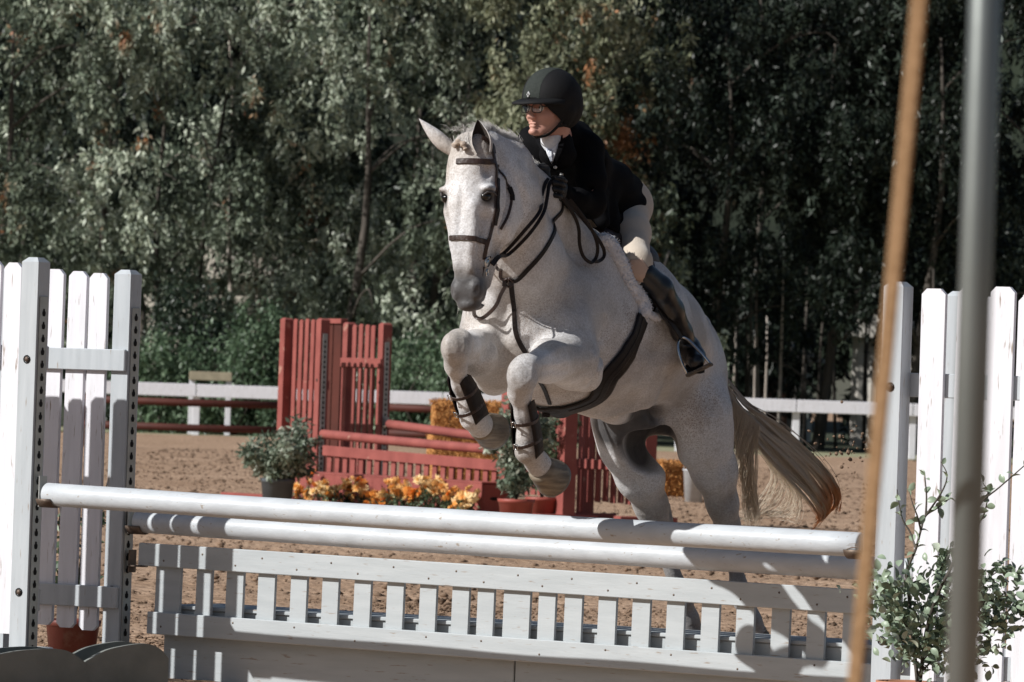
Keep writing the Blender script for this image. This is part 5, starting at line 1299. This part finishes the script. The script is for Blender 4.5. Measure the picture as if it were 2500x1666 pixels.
for i in range(nu_):    # suede panel over the crown, widest at the front
    t = i / (nu_ - 1); a = -.18 + t * 2.6; wd = .046 * (1 - .35 * t) 
    for j in range(nv_):
        f = (j / (nv_ - 1) - .5) * 2; d = Vector((f * wd / .104 * 1.0, -math.cos(a), math.sin(a))); p = rh(0, .012, .018)
        q = RMt @ Vector((d.x * .104, d.y * .128, d.z * .112)); r = hb.ray_cast(p + q * 2, -q.normalized(), 1)
        V.append((r[0] if r[0] is not None else p + q) + q.normalized() * .0012)
Fc = [[i * nv_ + j, i * nv_ + j + 1, (i + 1) * nv_ + j + 1, (i + 1) * nv_ + j] for i in range(nu_ - 1) for j in range(nv_ - 1)]
mb = MB(); mb.add(V, Fc); child_r('panel', mb, M['helmpanel'], True, hs)
# small diamond badge with a ring and a wavy mark inside
M['badge'] = mat('bright_silver_badge', (.75, .76, .76), .3, (.6, .6, .6), 40, metal=.3, spec=.6)
bp_, bn_ = hit(1291, 231, hb, .0022); bx = bn_.cross(Vector((0, 0, 1))).normalized() * -1; bz = bx.cross(bn_).normalized() * -1
if bz.z < 0: bz = -bz
def bq(x, z, o=0): return bp_ + bx * x + bz * z + bn_ * o
mb = MB(); mb.add([bq(0, .0125), bq(.0100, 0), bq(0, -.0125), bq(-.0100, 0), bq(0, .0105, .002), bq(.0085, 0, .002), bq(0, -.0105, .002), bq(-.0085, 0, .002)], [[4, 5, 6, 7], [0, 1, 5, 4], [1, 2, 6, 5], [2, 3, 7, 6], [3, 0, 4, 7]]); bd = child_r('badge', mb, M['badge'], False, hs)
mb = MB(); mb.tube([bq(.0045 * math.cos(a), .0045 * math.sin(a), .0022) for a in [i * .5236 for i in range(13)]], .0007, 5); mb.tube([bq(-.003 + .006 * t, .0012 * math.sin(t * 6.3), .0022) for t in (0, .25, .5, .75, 1)], .0009, 5); mb.tube([bq(-.002 + .004 * t, -.0022, .0022) for t in (0, 1)], .0006, 5); child_r('mark', mb, M['hole'], False, hs)
mb = MB()
for s_ in (-1, 1):
    q = catmull([rh(s_ * .080, .0, -.030), rh(s_ * .071, -.012, -.075), rh(s_ * .045, -.042, -.120), rh(0, -.060, -.136)], 5); mb.strap(q, [(p - rh(0, 0, -.05)).normalized() for p in q], .013, .003)
    q = catmull([rh(s_ * .078, .06, -.04), rh(s_ * .074, .02, -.075), rh(s_ * .066, -.016, -.088)], 4); mb.strap(q, [(p - rh(0, 0, -.05)).normalized() for p in q], .012, .003)
child_r('chin_strap', mb, M['helm'], False, hs)
# glasses
gl = MB(); 
for s_ in (-1, 1):
    c = []
    for i in range(20):
        a = 6.2832 * i / 19; cx_, cz_ = math.cos(a), math.sin(a); px_ = math.copysign(abs(cx_) ** .6, cx_) * .0215; pz = math.copysign(abs(cz_) ** .6, cz_) * .0150
        c.append(rh(s_ * .0295 + px_, -.1030 + abs(s_ * .0295 + px_) * .16, -.031 + pz - (.002 if pz < 0 else 0)))
    gl.tube(c, .0019, 6)
    gl.tube([rh(s_ * .051, -.095, -.024), rh(s_ * .066, -.06, -.024), rh(s_ * .074, -.01, -.026)], .0016, 6)
gl.tube([rh(-.009, -.1035, -.028), rh(0, -.105, -.026), rh(.009, -.1035, -.028)], .0016, 6)
gobj = child_r('glasses', gl, mat('dark_glasses_frame', (.02, .015, .015), .3, spec=.6))
def glassmat():
    m = bpy.data.materials.new('spectacle_lens'); m.use_nodes = True; n = m.node_tree.nodes; l = m.node_tree.links
    g = n.new('ShaderNodeBsdfGlossy'); g.inputs['Roughness'].default_value = .02; t = n.new('ShaderNodeBsdfTransparent'); x = n.new('ShaderNodeMixShader'); x.inputs[0].default_value = .08
    l.new(t.outputs[0], x.inputs[1]); l.new(g.outputs[0], x.inputs[2]); l.new(x.outputs[0], n['Material Output'].inputs[0]); return m
M['lens'] = glassmat()
for s_ in (-1, 1):
    o = [rh(s_ * .0295 + math.copysign(abs(math.cos(a)) ** .6, math.cos(a)) * .0208, -.1030 + abs(s_ * .0295 + math.copysign(abs(math.cos(a)) ** .6, math.cos(a)) * .0208) * .16, -.031 + math.copysign(abs(math.sin(a)) ** .6, math.sin(a)) * .0145) for a in [i * 6.2832 / 18 for i in range(18)]]
    mb = MB(); mb.add(o, [list(range(18))]); child_r('lens', mb, M['lens'], False, gobj)
# breeches
M['breech'] = mat('tan_stretch_breeches', (.58, .50, .415), .8, (.50, .43, .355), 10, .25, 200, spec=.15, sheen=.3); M['patch'] = mat('light_suede_knee_patch', (.55, .40, .32), .9, (.48, .35, .28), 12, .2, 150)
f = Field(lo, hi, .0072); f.chain([TORSO[0], TORSO[1]], .05, tfl); f.cone(HP(1522, 488, -.50, .08), HP(1530, 505, -.42, .10), .086, .09, .04); f.cone(mir(HP(1522, 488, -.50, .08)), mir(HP(1530, 505, -.42, .10)), .086, .09, .04)
f.chain(LLEG, .04); f.chain(RLEG, .04); br, brt = sdf_obj('breeches', f, M['breech'], 3)
def surf_patch(name, rows, tree, mt, off, parent, th=.002):
    """cloth patch: rows of photo points dropped on a surface"""
    V = []; ok = []; 
    for r in rows:
        for p in r:
            h_, n_ = hit(p[0], p[1], tree, off); V.append((h_, n_))
    last = next(v for v in V if v[0] is not None); W = []
    for v in V:
        if v[0] is None: v = last
        last = v; W.append(v)
    nr, nc = len(rows), len(rows[0]); n0 = nr * nc
    VV = [v[0] for v in W] + [v[0] - v[1] * th for v in W]; Fc = []
    for i in range(nr - 1):
        for j in range(nc - 1):
            q = [i * nc + j, i * nc + j + 1, (i + 1) * nc + j + 1, (i + 1) * nc + j]; Fc.append(q); Fc.append([x + n0 for x in q[::-1]])
    edge = [j for j in range(nc)] + [i * nc + nc - 1 for i in range(1, nr)] + [(nr - 1) * nc + j for j in range(nc - 2, -1, -1)] + [i * nc for i in range(nr - 2, 0, -1)]
    for a, b in zip(edge, edge[1:] + edge[:1]): Fc.append([a, a + n0, b + n0, b])
    mb = MB(); mb.add(VV, Fc); return child_r(name, mb, mt, True, parent)
def grid(l, r, n, m_):
    L = catmull([Vector((x, y, 0)) for x, y in l], 6); Rr = catmull([Vector((x, y, 0)) for x, y in r], 6); rows = []
    for i in range(n):
        a = L[int(i / (n - 1) * (len(L) - 1))]; b = Rr[int(i / (n - 1) * (len(Rr) - 1))]; rows.append([tuple(a.lerp(b, j / (m_ - 1)))[:2] for j in range(m_)])
    return rows
surf_patch('knee_patch', grid([(1540, 634), (1530, 655), (1536, 684)], [(1566, 632), (1582, 655), (1580, 690)], 12, 12), brt, M['patch'], .0025, br)
# boots
M['boot'] = mat('polished_black_boot', (.010, .010, .012), .28, (.007, .007, .008), 30, .10, 25, spec=.55)
def boot(calf, foot, ms):
    f = Field(np.min([list(p) for p, _ in calf + foot], axis=0) - .1, np.max([list(p) for p, _ in calf + foot], axis=0) + .1, .0058)
    f.chain(calf, .02); f.chain(foot, .022); f.cone(calf[-1][0], foot[0][0], .034, .030, .02); f.cone(calf[-1][0], foot[1][0], .034, .034, .02)
    for i, t in enumerate((.15, .4, .65)):   # ankle creases
        p = calf[-2][0].lerp(calf[-1][0], t + .3)
    b, tr = sdf_obj('boot', f, M['boot'], 3)
    a_, c_ = foot[0][0], foot[2][0]; d = (c_ - a_).normalized(); up = Vector((0, 0, 1)); s = d.cross(up).normalized(); u = s.cross(d); mb = MB()
    MX = Matrix((d, s, u)).transposed(); o = [(-.02, 0), (-.01, .022), (.05, .026), (.14, .036), (.19, .034), (.225, .016), (.228, 0)]; o = o + [(x, -y) for x, y in o[-2:0:-1]]
    V = [a_ + MX @ Vector((x, y, -.032)) for x, y in o] + [a_ + MX @ Vector((x, y, -.041)) for x, y in o]; n = len(o)
    mb.add(V, [list(range(n)), list(range(2 * n - 1, n - 1, -1))] + [[i, (i + 1) % n, n + (i + 1) % n, n + i] for i in range(n)]); child_r('sole', mb, M['hole'], False, b)
    return b, tr
bt, btt = boot(LCALF, LFOOT, 1); boot(RCALF, RFOOT, -1)
q = [hit(x, y, btt, .002) for x, y in [(1655, 838), (1668, 842), (1684, 846), (1700, 846), (1712, 842)]]; q = [a for a in q if a[0] is not None]
if len(q) > 1: mb = MB(); mb.strap([a[0] for a in q], [a[1] for a in q], .012, .003); child_r('spur_strap', mb, M['boot'], False, bt)
# coat
M['coat'] = mat('black_wool_coat', (.005, .005, .006), .8, (.004, .004, .005), 40, .3, 250, spec=.08); M['sleeve'] = M['coat']
f = Field(lo, hi, .0072)
f.chain([(p, r + .006) for p, r in TORSO[1:]], .05, tfl); f.cone(TORSO[0][0].lerp(TORSO[1][0], .3), TORSO[1][0], .118, .114, .05, tfl)
f.cone(HP(1385, 362, .12, 0), HP(1432, 366, .13, .16), .085, .062, .05); f.cone(HP(1385, 362, .12, 0), HP(1305, 350, .20, -.16), .085, .062, .05)
f.cone(HP(1392, 345, .16, 0), HP(1374, 328, .24, .02), .080, .064, .03)
f.chain([(p, r + .006) for p, r in LARM], .028); f.chain([(p, r + .006) for p, r in RARM], .028)
for m_ in (lambda p: p, mir):   # skirts
    f.cone(m_(HP(1495, 455, -.30, .05)), m_(HP(1548, 487, -.44, .13)), .084, .026, .04)
    f.cone(m_(HP(1480, 470, -.22, .10)), m_(HP(1545, 505, -.36, .17)), .070, .044, .04)
    f.cone(m_(HP(1462, 478, -.14, .12)), m_(HP(1494, 556, -.14, .22)), .070, .032, .04)
    f.cone(m_(HP(1440, 470, -.05, .12)), m_(HP(1470, 540, -.02, .18)), .070, .030, .04)
    f.cone(m_(HP(1512, 540, -.22, .24)), m_(HP(1566, 500, -.42, .20)), .018, .014, .045)
f.cone(rh(0, .060, -.175), rh(0, .055, -.150), .068, .060, .02)
f.cone(TORSO[3][0], rh(0, .0, -.09), .050, .047, .006, None, True)
f.cone(rh(0, -.045, -.165), rh(0, .0, -.13), .022, .040, .01, None, True)
rs_ = np.random.RandomState(2)
for (x, y, a, b, x2, y2, a2, b2) in ((1424, 455, .26, .24, 1462, 470, .18, .26), (1422, 480, .28, .24, 1460, 498, .18, .27), (1395, 470, .37, .19, 1415, 452, .33, .20), (1476, 440, .0, .14, 1500, 470, -.1, .16), (1470, 400, .02, .14, 1452, 440, .1, .2)):
    f.cone(HP(x, y, a, b), HP(x2, y2, a2, b2), .008, .006, .016, None, True)
V, Q = f.mesh(); V = smooth_verts(V, Q, 3); Vc = V
nz_ = vnormals(V, Q); wv = np.sin(V[:, 0] * 46 + 3 * np.sin(V[:, 2] * 21)) * np.sin(V[:, 2] * 38 + 2.2 * np.sin(V[:, 1] * 17)); V = V + nz_ * (wv * .0022)[:, None]
coat = link('coat', mk_np('coat', V - np.array(RO0), Q, M['coat'], True), rider); ct = BVHTree.FromPolygons([Vector(v) for v in V.tolist()], Q.tolist())
# white stock shirt in the opening, collar, lapels, buttons
M['shirt'] = mat('white_shirt_cotton', (.74, .75, .77), .8, (.60, .62, .66), 60, .3, 60)
mb = MB(); cc = [rh(.0, .028, -.112), rh(.0, .036, -.140), rh(0, .050, -.172)]; mb.tube(catmull(cc, 4), [.0455, .047, .048, .049, .049, .049, .049, .049, .048], 24); child_r('collar', mb, M['shirt'])
st = surf_patch('shirt', grid([(1318, 326), (1326, 352), (1338, 378), (1347, 398)], [(1366, 332), (1364, 352), (1356, 378), (1349, 399)], 14, 9), ct, M['shirt'], .005, rider)
M['tie'] = mat('patterned_pale_stock_tie', (.70, .72, .76), .7, (.22, .25, .33), 120, .2, 60)
surf_patch('stock_tie', grid([(1328, 345), (1334, 362), (1342, 382), (1347, 394)], [(1342, 343), (1347, 362), (1350, 382), (1351, 394)], 10, 5), ct, M['tie'], .010, rider)
for pts, w_ in (([(1313, 328), (1322, 354), (1334, 380), (1346, 402)], .020), ([(1371, 328), (1370, 352), (1362, 378), (1351, 402)], .026)):
    q = [hit(x, y, ct, .007) for x, y in pts]; q = [a for a in q if a[0] is not None]
    if len(q) > 2: mb = MB(); c_ = catmull([a[0] for a in q], 5); mb.strap(c_, [q[min(i // 5, len(q) - 1)][1] for i in range(len(c_))], [w_ * (1 - .5 * i / len(c_)) for i in range(len(c_))], .005); child_r('lapel', mb, M['coat'], False, coat)
for x, y in ((1356, 407), (1372, 424)):
    p, n_ = hit(x, y, ct, .003)
    if p: mb = MB(); mb.ball(p, (.0075, .003, .0075), None, 10, 6); child_r('button', mb, M['badge'], True, coat)
# gloved hands closed on the reins
M['glove'] = mat('black_leather_glove', (.014, .013, .013), .5, (.009, .009, .009), 40, .3, 80, spec=.4)
def hand(wr, pt, side, up):
    """wrist -> knuckle direction pt; side points to the thumb side; fingers curl back under"""
    wr = Vector(wr); d = Vector(pt).normalized(); u = (Vector(up) - d * Vector(up).dot(d)).normalized(); s = d.cross(u) * side
    f = Field(np.array(wr) - .14, np.array(wr) + .14, .0032)
    f.cone(wr, wr + d * .03, .024, .026, .01, (s, .85)); f.cone(wr + d * .03 + u * .022, wr + d * .075 + u * .030, .017, .016, .02); f.cone(wr + d * .03 - u * .022, wr + d * .070 - u * .030, .016, .015, .02); f.cone(wr + d * .03, wr + d * .075, .018, .017, .02)
    for i, (o, L) in enumerate(((.031, 1.0), (.011, 1.08), (-.010, 1.0), (-.030, .82))):
        a = wr + d * (.080 - .006 * abs(i - 1)) + u * o; b = a + (d * .55 - s * .8).normalized() * .030 * L; c = b + (-d * .6 - s * .75).normalized() * .026 * L; e = c + (-d * .95 + s * .25).normalized() * .020 * L
        f.cone(a, b, .0105, .0098, .004); f.cone(b, c, .0098, .0092, .003); f.cone(c, e, .0092, .008, .003)
    a = wr + d * .022 + u * .026; b = a + (d * .7 + u * .55 - s * .2).normalized() * .032; c = b + (d * .75 - u * .15 - s * .55).normalized() * .028
    f.cone(a, b, .014, .0115, .008); f.cone(b, c, .0115, .0088, .004)
    sdf_obj('gloved_hand', f, M['glove'], 2)
hand(LARM[-1][0], HP(1355, 462, .50, .05) - LARM[-1][0], 1, Vector((0, 0, 1)))
hand(RARM[-1][0], HP(1334, 432, .56, .0) - RARM[-1][0], -1, Vector((0, 0, 1)))

# ------------------------------------------------------------------ saddlery (things of their own, worn by the horse)
M['leather'] = mat('dark_brown_oiled_leather', (.040, .020, .014), .42, (.026, .013, .010), 30, .25, 60, spec=.5)
M['blackleather'] = mat('near_black_leather', (.014, .009, .008), .5, (.009, .006, .006), 30, .25, 60, spec=.25)
M['bit'] = mat('polished_steel', (.62, .62, .60), .22, (.5, .5, .5), 20, metal=1.0)
M['fleece'] = mat('white_sheepskin_fleece', (.86, .87, .92), .95, (.76, .77, .83), 60, 1.0, 120, sheen=.5)
def path(pxs, off=.003, tree=None, n=6, amb=None):
    """trace photo points on the hide; entries with 4 numbers are free points (px,py,a,b)"""
    out = []; 
    for p in pxs:
        if len(p) == 5: q_, n_ = near(HP(*p[:4]), off, tree); out.append((q_, n_))
        elif len(p) == 4: out.append((HP(*p), None))
        else:
            h_, n_ = hit(p[0], p[1], tree, off)
            if h_ is not None: out.append((h_, n_))
    P_ = catmull([o[0] for o in out], n); N_ = []
    for i, p in enumerate(P_):
        q, nn = near(p, 0, tree)
        if all(len(x) == 2 for x in pxs) and (p - q).length < .05:
            P_[i] = q + nn * off
        N_.append(nn)
    return P_, N_
def strap_on(root, name, pxs, w_, th=.003, off=.003, mt=None, n=6, free=False):
    P_, N_ = path(pxs, off, None, n)
    if free: N_ = [(EYE - p).normalized() for p in P_]
    mb = MB(); mb.strap(P_, N_, w_, th); mb.V = [v - root.location for v in mb.V]; return mb.obj(name, mt or M['leather'], root)
def ring(root, name, c, nrm, r, t=.0025, mt=None, n=20, sx=1.0):
    nrm = Vector(nrm).normalized(); a = nrm.orthogonal().normalized(); a = (Vector((0, 0, 1)) - nrm * nrm.z).normalized(); b = nrm.cross(a)
    mb = MB(); mb.tube([Vector(c) + (a * math.cos(6.2832 * i / n) + b * math.sin(6.2832 * i / n) * sx) * r for i in range(n + 1)], t, 8); mb.V = [v - root.location for v in mb.V]; return mb.obj(name, mt or M['bit'], root, True)
# bridle
bo = HP(1140, 395, 1.1, 0); bri = empty('bridle', bo, 0, "dark brown leather bridle on the horse's head with reins to the rider's hands", 'bridle')
strap_on(bri, 'browband', [(1079, 396), (1092, 394), (1116, 395), (1155, 394), (1185, 395), (1206, 396)], .021, .007, .004)
strap_on(bri, 'cheekpiece', [(1203, 372), (1207, 395), (1211, 433), (1210, 471), (1206, 529), (1197, 567), (1188, 600), (1180, 634)], .015, .005, .004)
strap_on(bri, 'blinker_keeper', [(1213, 436), (1213, 471), (1210, 529), (1206, 550)], .017, .004, .008, M['blackleather'])
strap_on(bri, 'noseband', [(1080, 584), (1100, 582), (1125, 581), (1162, 584), (1187, 592)], .019, .006, .004)
strap_on(bri, 'crownpiece', [(1204, 376), (1200, 358), (1190, 346), (1175, 338)], .022, .005, .006)
strap_on(bri, 'throatlatch', [(1214, 402), (1228, 430), (1245, 462), (1248, 488), (1245, 510), (1238, 532), (1222, 560)], .010, .004, .004)
strap_on(bri, 'throatlatch_buckle', [(1243, 458), (1248, 473), (1250, 490)], .019, .007, .006, M['blackleather'])
bc, bn2 = hit(1184, 640, None, .010)
ring(bri, 'bit_ring', bc, bn2, .019, .003); ring(bri, 'curb_ring', bc - Vector((0, 0, .036)), bn2 + Vector((.6, 0, 0)), .012, .003)
mb = MB(); mb.tube([bc + Vector((0, 0, .01)), hd(.04, .07, -.46), hd(0, .08, -.465)], .007, 8); mb.V = [v - bo for v in mb.V]; mb.obj('mouthpiece', M['bit'], bri, True)
strap_on(bri, 'curb_strap', [(1181, 652, 1.08, .05), (1177, 668, 1.08, .05), (1176, 676, 1.08, .05)], .009, .004, free=True)
strap_on(bri, 'rein', [(1186, 642), (1200, 634), (1234, 601), (1271, 558), (1305, 515), (1322, 482, .60, .17), (1331, 450, .58, .12), (1338, 436, .54, .08)], .013, .004, .022, free=True, mt=M['blackleather'])
strap_on(bri, 'rein', [(1188, 646), (1210, 632), (1240, 606), (1282, 564), (1312, 520), (1336, 482, .58, .17), (1340, 455, .56, .12), (1346, 440, .52, .08)], .013, .004, .024, free=True, mt=M['blackleather'])
strap_on(bri, 'rein', [(1345, 452, .50, .08), (1372, 482, .44, .18), (1402, 528, .34, .26), (1413, 560, .30, .27), (1415, 596, .27, .28), (1424, 626, .24, .29), (1442, 641, .21, .29), (1455, 630, .18, .29), (1459, 604, .19, .28), (1450, 572, .22, .27), (1424, 530, .30, .25), (1390, 486, .40, .18), (1356, 450, .48, .09)], .013, .004, free=True, mt=M['blackleather'])
strap_on(bri, 'rein', [(1352, 455, .50, .08), (1392, 500, .38, .20), (1440, 556, .22, .27), (1470, 600, .12, .30), (1475, 625, .10, .30), (1462, 638, .14, .30), (1446, 638, .18, .30)], .013, .004, free=True, mt=M['blackleather'])
strap_on(bri, 'rein', [(1110, 640, .95, -.13), (1130, 600, .86, -.2), (1200, 520, .7, -.2), (1300, 440, .58, -.12), (1318, 424, .56, -.06)], .013, .004, free=True, mt=M['blackleather'])
# breastplate
so_ = hit(1242, 688)[0]; bpl = empty('breastplate', so_, 0, "dark leather breastplate and standing martingale across the horse's chest", 'breastplate')
strap_on(bpl, 'neck_strap', [(1372, 470), (1371, 486), (1366, 522), (1348, 577), (1322, 620), (1290, 656), (1264, 682), (1244, 688)], .018, .005, .004, M['blackleather'])
strap_on(bpl, 'neck_strap', [(1240, 688), (1222, 668), (1206, 644), (1194, 628)], .012, .004, .004)
strap_on(bpl, 'loop', [(1238, 690), (1226, 712), (1214, 738), (1200, 760), (1180, 777), (1166, 770), (1156, 748, .66, -.08), (1152, 724, .70, -.08)], .014, .004, .014, free=True)
strap_on(bpl, 'chest_strap', [(1248, 690), (1254, 740), (1258, 800), (1268, 835), (1284, 862)], .019, .005, .004, M['blackleather'])
strap_on(bpl, 'girth_loop', [(1318, 940, .30, .05, 1), (1330, 955, .22, .04, 1), (1344, 975, .1, .03, 1)], .016, .005, .005, M['blackleather'])
ring(bpl, 'ring', so_ + hit(1242, 688)[1] * .008, hit(1242, 688)[1], .017, .004, M['leather'])
for dx in (-.014, .012): 
    mb = MB(); mb.box(so_ - bpl.location + hit(1242, 688)[1] * .010 + Vector((dx, 0, 0)), (.016, .010, .024), None, .003); mb.obj('keeper', M['blackleather'], bpl)
# girth
go = hit(1450, 920)[0]; gi = empty('girth', go, 0, 'wide dark padded girth under the belly of the grey horse', 'girth')
P_, N_ = path([(1566, 778), (1548, 830), (1520, 880), (1484, 922), (1450, 956, .02, .14, 1), (1400, 990, .03, .07, 1), (1345, 1000, .04, -.03, 1), (1300, 985, .05, -.12, 1), (1270, 950, .05, -.2, 1)], .006, None, 6)
mb = MB(); k = len(P_); mb.strap(P_, N_, [.094 + .012 * math.sin(i / k * 3) for i in range(k)], .012); mb.V = [v - go for v in mb.V]; mb.obj('padded_strap', M['blackleather'], gi, True)
P2 = [p + n * .007 for p, n in zip(P_, N_)]; mb = MB(); mb.strap(P2[:k * 2 // 3], N_[:k * 2 // 3], .030, .004); mb.V = [v - go for v in mb.V]; mb.obj('centre_strap', M['blackleather'], gi)
mb = MB(); mb.box(P2[int(k * .76)] - go, (.030, .012, .026), None, .003); mb.obj('buckle', M['blackleather'], gi)
# fleece pad and saddle
po = hit(1520, 660)[0]; pad = empty('saddle_pad', po, 0, 'fluffy white fleece saddle pad edging the saddle in front of the boot', 'saddle pad')
P_, N_ = path([(1466, 588), (1484, 598), (1500, 625), (1516, 655), (1532, 690), (1552, 722), (1566, 748), (1566, 764)], .010, None, 8)
f = Field(np.min([list(p) for p in P_], axis=0) - .08, np.max([list(p) for p in P_], axis=0) + .12, .0055); k = len(P_)
for i in range(k - 1): f.cone(P_[i], P_[i + 1], .021 + .003 * math.sin(i * 1.9), .021 + .003 * math.sin((i + 1) * 1.9), .01)
q = path([(1564, 762), (1580, 768), (1604, 778)], .008, None, 5)[0]
for i in range(len(q) - 1): f.cone(q[i], q[i + 1], .012, .011, .01)
V, Q = f.mesh(); V = smooth_verts(V, Q, 2); rs_ = np.random.RandomState(4); V = V + vnormals(V, Q) * (rs_.rand(len(V), 1) - .5) * .006
link('fleece_roll', mk_np('fleece_roll', V - np.array(po), Q, M['fleece'], True), pad)
sp = []; rr = random.Random(8)
for i in range(0, len(V), 3):
    p = Vector(V[i]); d_ = Vector((rr.gauss(0, 1), rr.gauss(0, 1), rr.gauss(0, 1))).normalized(); n_ = Vector(vnormals(V[:0], Q[:0])[0]) if 0 else d_; sp.append(([p, p + n_ * .006, p + n_ * .011 + Vector((0, 0, -.002))], .0012))
strands('fleece_tufts', M['fleece'], sp, pad)
sa = empty('saddle', HP(1500, 590, -.1, .1), 0, "dark leather jumping saddle mostly hidden under the rider's coat and leg", 'saddle')
f = Field(np.array(sa.location) - .62, np.array(sa.location) + .62, .009)
f.chain([(HP(1462, 590, .02, 0), .055), (HP(1500, 608, -.15, 0), .070), (HP(1545, 640, -.36, 0), .07), (HP(1560, 640, -.44, 0), .05)], .05, (LH, 1.3))
V, Q = f.mesh(); link('seat', mk_np('seat', smooth_verts(V, Q, 3) - np.array(sa.location), Q, M['leather'], True), sa)
for sgn in (1, -1):
    rows = grid([(1480, 592), (1502, 628), (1520, 668), (1540, 705), (1566, 742)], [(1560, 590), (1590, 640), (1600, 690), (1600, 740), (1590, 765)], 14, 9); V = []
    for r in rows:
        for p in r:
            h_, n_ = hit(p[0], p[1], None, .012)
            if h_ is None: h_, n_ = near(HP(p[0], p[1], -.1, .27), .012)
            if sgn < 0: h_ = mir(h_)
            V.append(h_)
    nc = 9; n0 = len(V); nn = [(v - Vector(HP(1480, 800, -.3, 0))).normalized() for v in V]; V = V + [v - n * .006 for v, n in zip(V, nn)]
    Fc = []
    for i in range(13):
        for j in range(8): q = [i * nc + j, i * nc + j + 1, (i + 1) * nc + j + 1, (i + 1) * nc + j]; Fc += [q, [x + n0 for x in q[::-1]]]
    mb = MB(); mb.add(V, Fc); mb.V = [v - sa.location for v in mb.V]; mb.obj('flap', M['leather'], sa, True)
P_, N_ = path([(1484, 596), (1506, 626), (1524, 662), (1544, 700), (1566, 735)], .016, None, 6)
mb = MB(); mb.strap(P_, N_, .016, .008); mb.V = [v - sa.location for v in mb.V]; mb.obj('knee_roll', M['blackleather'], sa)
def stirrup(m_):
    mb = MB(); arch = [m_(HP(x, y, a, b)) for x, y, a, b in ((1680, 917, -.22, .33), (1664, 886, -.22, .335), (1655, 854, -.23, .34), (1656, 834, -.25, .345), (1666, 824, -.27, .35), (1680, 830, -.27, .36), (1700, 850, -.25, .37), (1718, 870, -.23, .375), (1735, 890, -.22, .375))]
    q = catmull(arch, 5); mb.tube(q, .0058, 8); mb.V = [v - sa.location for v in mb.V]; o = mb.obj('stirrup_iron', M['bit'], sa, True)
    a_, b_ = arch[0], arch[-1]; d = (b_ - a_); n_ = d.normalized().cross(Vector((0, 0, 1))).normalized(); u_ = n_.cross(d.normalized()); mb = MB()
    Mx = Matrix((d.normalized(), n_, u_)).transposed(); mb.box((a_ + b_) / 2, (d.length + .01, .045, .012), Mx, .003); mb.V = [v - sa.location for v in mb.V]; mb.obj('tread', mat('rubber_tread', (.16, .13, .10), .8, (.08, .07, .06), 80, .5, 120), sa)
    mb = MB(); p = [m_(HP(x, y, a, b)) for x, y, a, b in ((1664, 826, -.26, .36), (1640, 790, -.22, .375), (1605, 745, -.18, .36), (1570, 690, -.12, .33), (1550, 620, -.1, .28))]; p = catmull(p, 4); mb.strap(p, [m_(q_ + LH) - m_(q_) for q_ in p], .024, .004); mb.V = [v - sa.location for v in mb.V]; mb.obj('stirrup_leather', M['blackleather'], sa)
stirrup(lambda p: p); stirrup(mir)
# open-front boots on the forelegs
def tendon_boot(pts, label, face):
    pts = [Vector(HP(*p)) for p in pts]; o = pts[1]; t = empty('tendon_boot', o, 0, label, 'horse boot', "leather boots on the horse's forelegs")
    ax = (pts[-1] - pts[0]).normalized(); L = (pts[-1] - pts[0]).length; fr = (Vector(face) - ax * Vector(face).dot(ax)).normalized(); sd = ax.cross(fr)
    mb = MB(); V = []; n = 13; rows = 7
    for lay in (0, 1):
        for i in range(rows):
            f = i / (rows - 1); c = pts[0] + ax * L * f; q, _ = near(c, 0); r = .044 + .010 * f + (.003 if lay == 0 else -.001)
            for j in range(n):
                a = math.pi * (.30 + 1.40 * j / (n - 1)); bulge = 1 + .12 * math.sin(f * 3)
                e = 1.0 - (.10 if i in (0,) else 0)
                V.append(c + (fr * math.cos(a) + sd * math.sin(a) * .92) * r * bulge + ax * (.015 * math.cos(2 * a) if i in (0, rows - 1) else 0))
    n1 = rows * n; Fc = []
    for i in range(rows - 1):
        for j in range(n - 1):
            q = [i * n + j, i * n + j + 1, (i + 1) * n + j + 1, (i + 1) * n + j]; Fc += [q, [x + n1 for x in q[::-1]]]
    for i in range(rows - 1):
        for j in (0, n - 1): Fc.append([i * n + j, i * n + j + n1, (i + 1) * n + j + n1, (i + 1) * n + j])
    for j in range(n - 1):
        for i in (0, rows - 1): Fc.append([i * n + j, i * n + j + 1, i * n + j + 1 + n1, i * n + j + n1])
    mb.add(V, Fc); mb.V = [v - o for v in mb.V]; mb.obj('shell', M['blackleather'], t, True)
    for f, slant in ((.30, .0), (.72, .12)):
        c = pts[0] + ax * L * f; r = .050 + .008 * f; P2 = [c + (fr * math.cos(a) + sd * math.sin(a) * .95) * r + ax * slant * .1 * math.sin(a) for a in [i * 6.2832 / 24 for i in range(25)]]
        mb = MB(); mb.strap(P2, [(p - c).normalized() for p in P2], .015, .004); mb.V = [v - o for v in mb.V]; sb_ = mb.obj('strap', M['leather'], t)
        bq_ = c + (fr * .9 + sd * .35).normalized() * (r + .004) - o; q = [bq_ + ax * .010 * a + sd * .008 * b for a, b in ((-1, -1), (1, -1), (1, 1), (-1, 1), (-1, -1))]; mb = MB(); mb.tube(q, .0022, 6); mb.obj('buckle', M['bit'], sb_, True)
tendon_boot([(1276, 985, .88, .15), (1282, 1040, .84, .15), (1292, 1112, .78, .15)], 'open fronted dark leather boot buckled on the left foreleg, beside the red post', hn)
tendon_boot([(1120, 925, .84, -.15), (1132, 965, .80, -.15), (1158, 1022, .73, -.15)], 'open fronted dark leather boot buckled on the right foreleg, nearest the red poles', hn + Vector((-.5, 0, 0)))
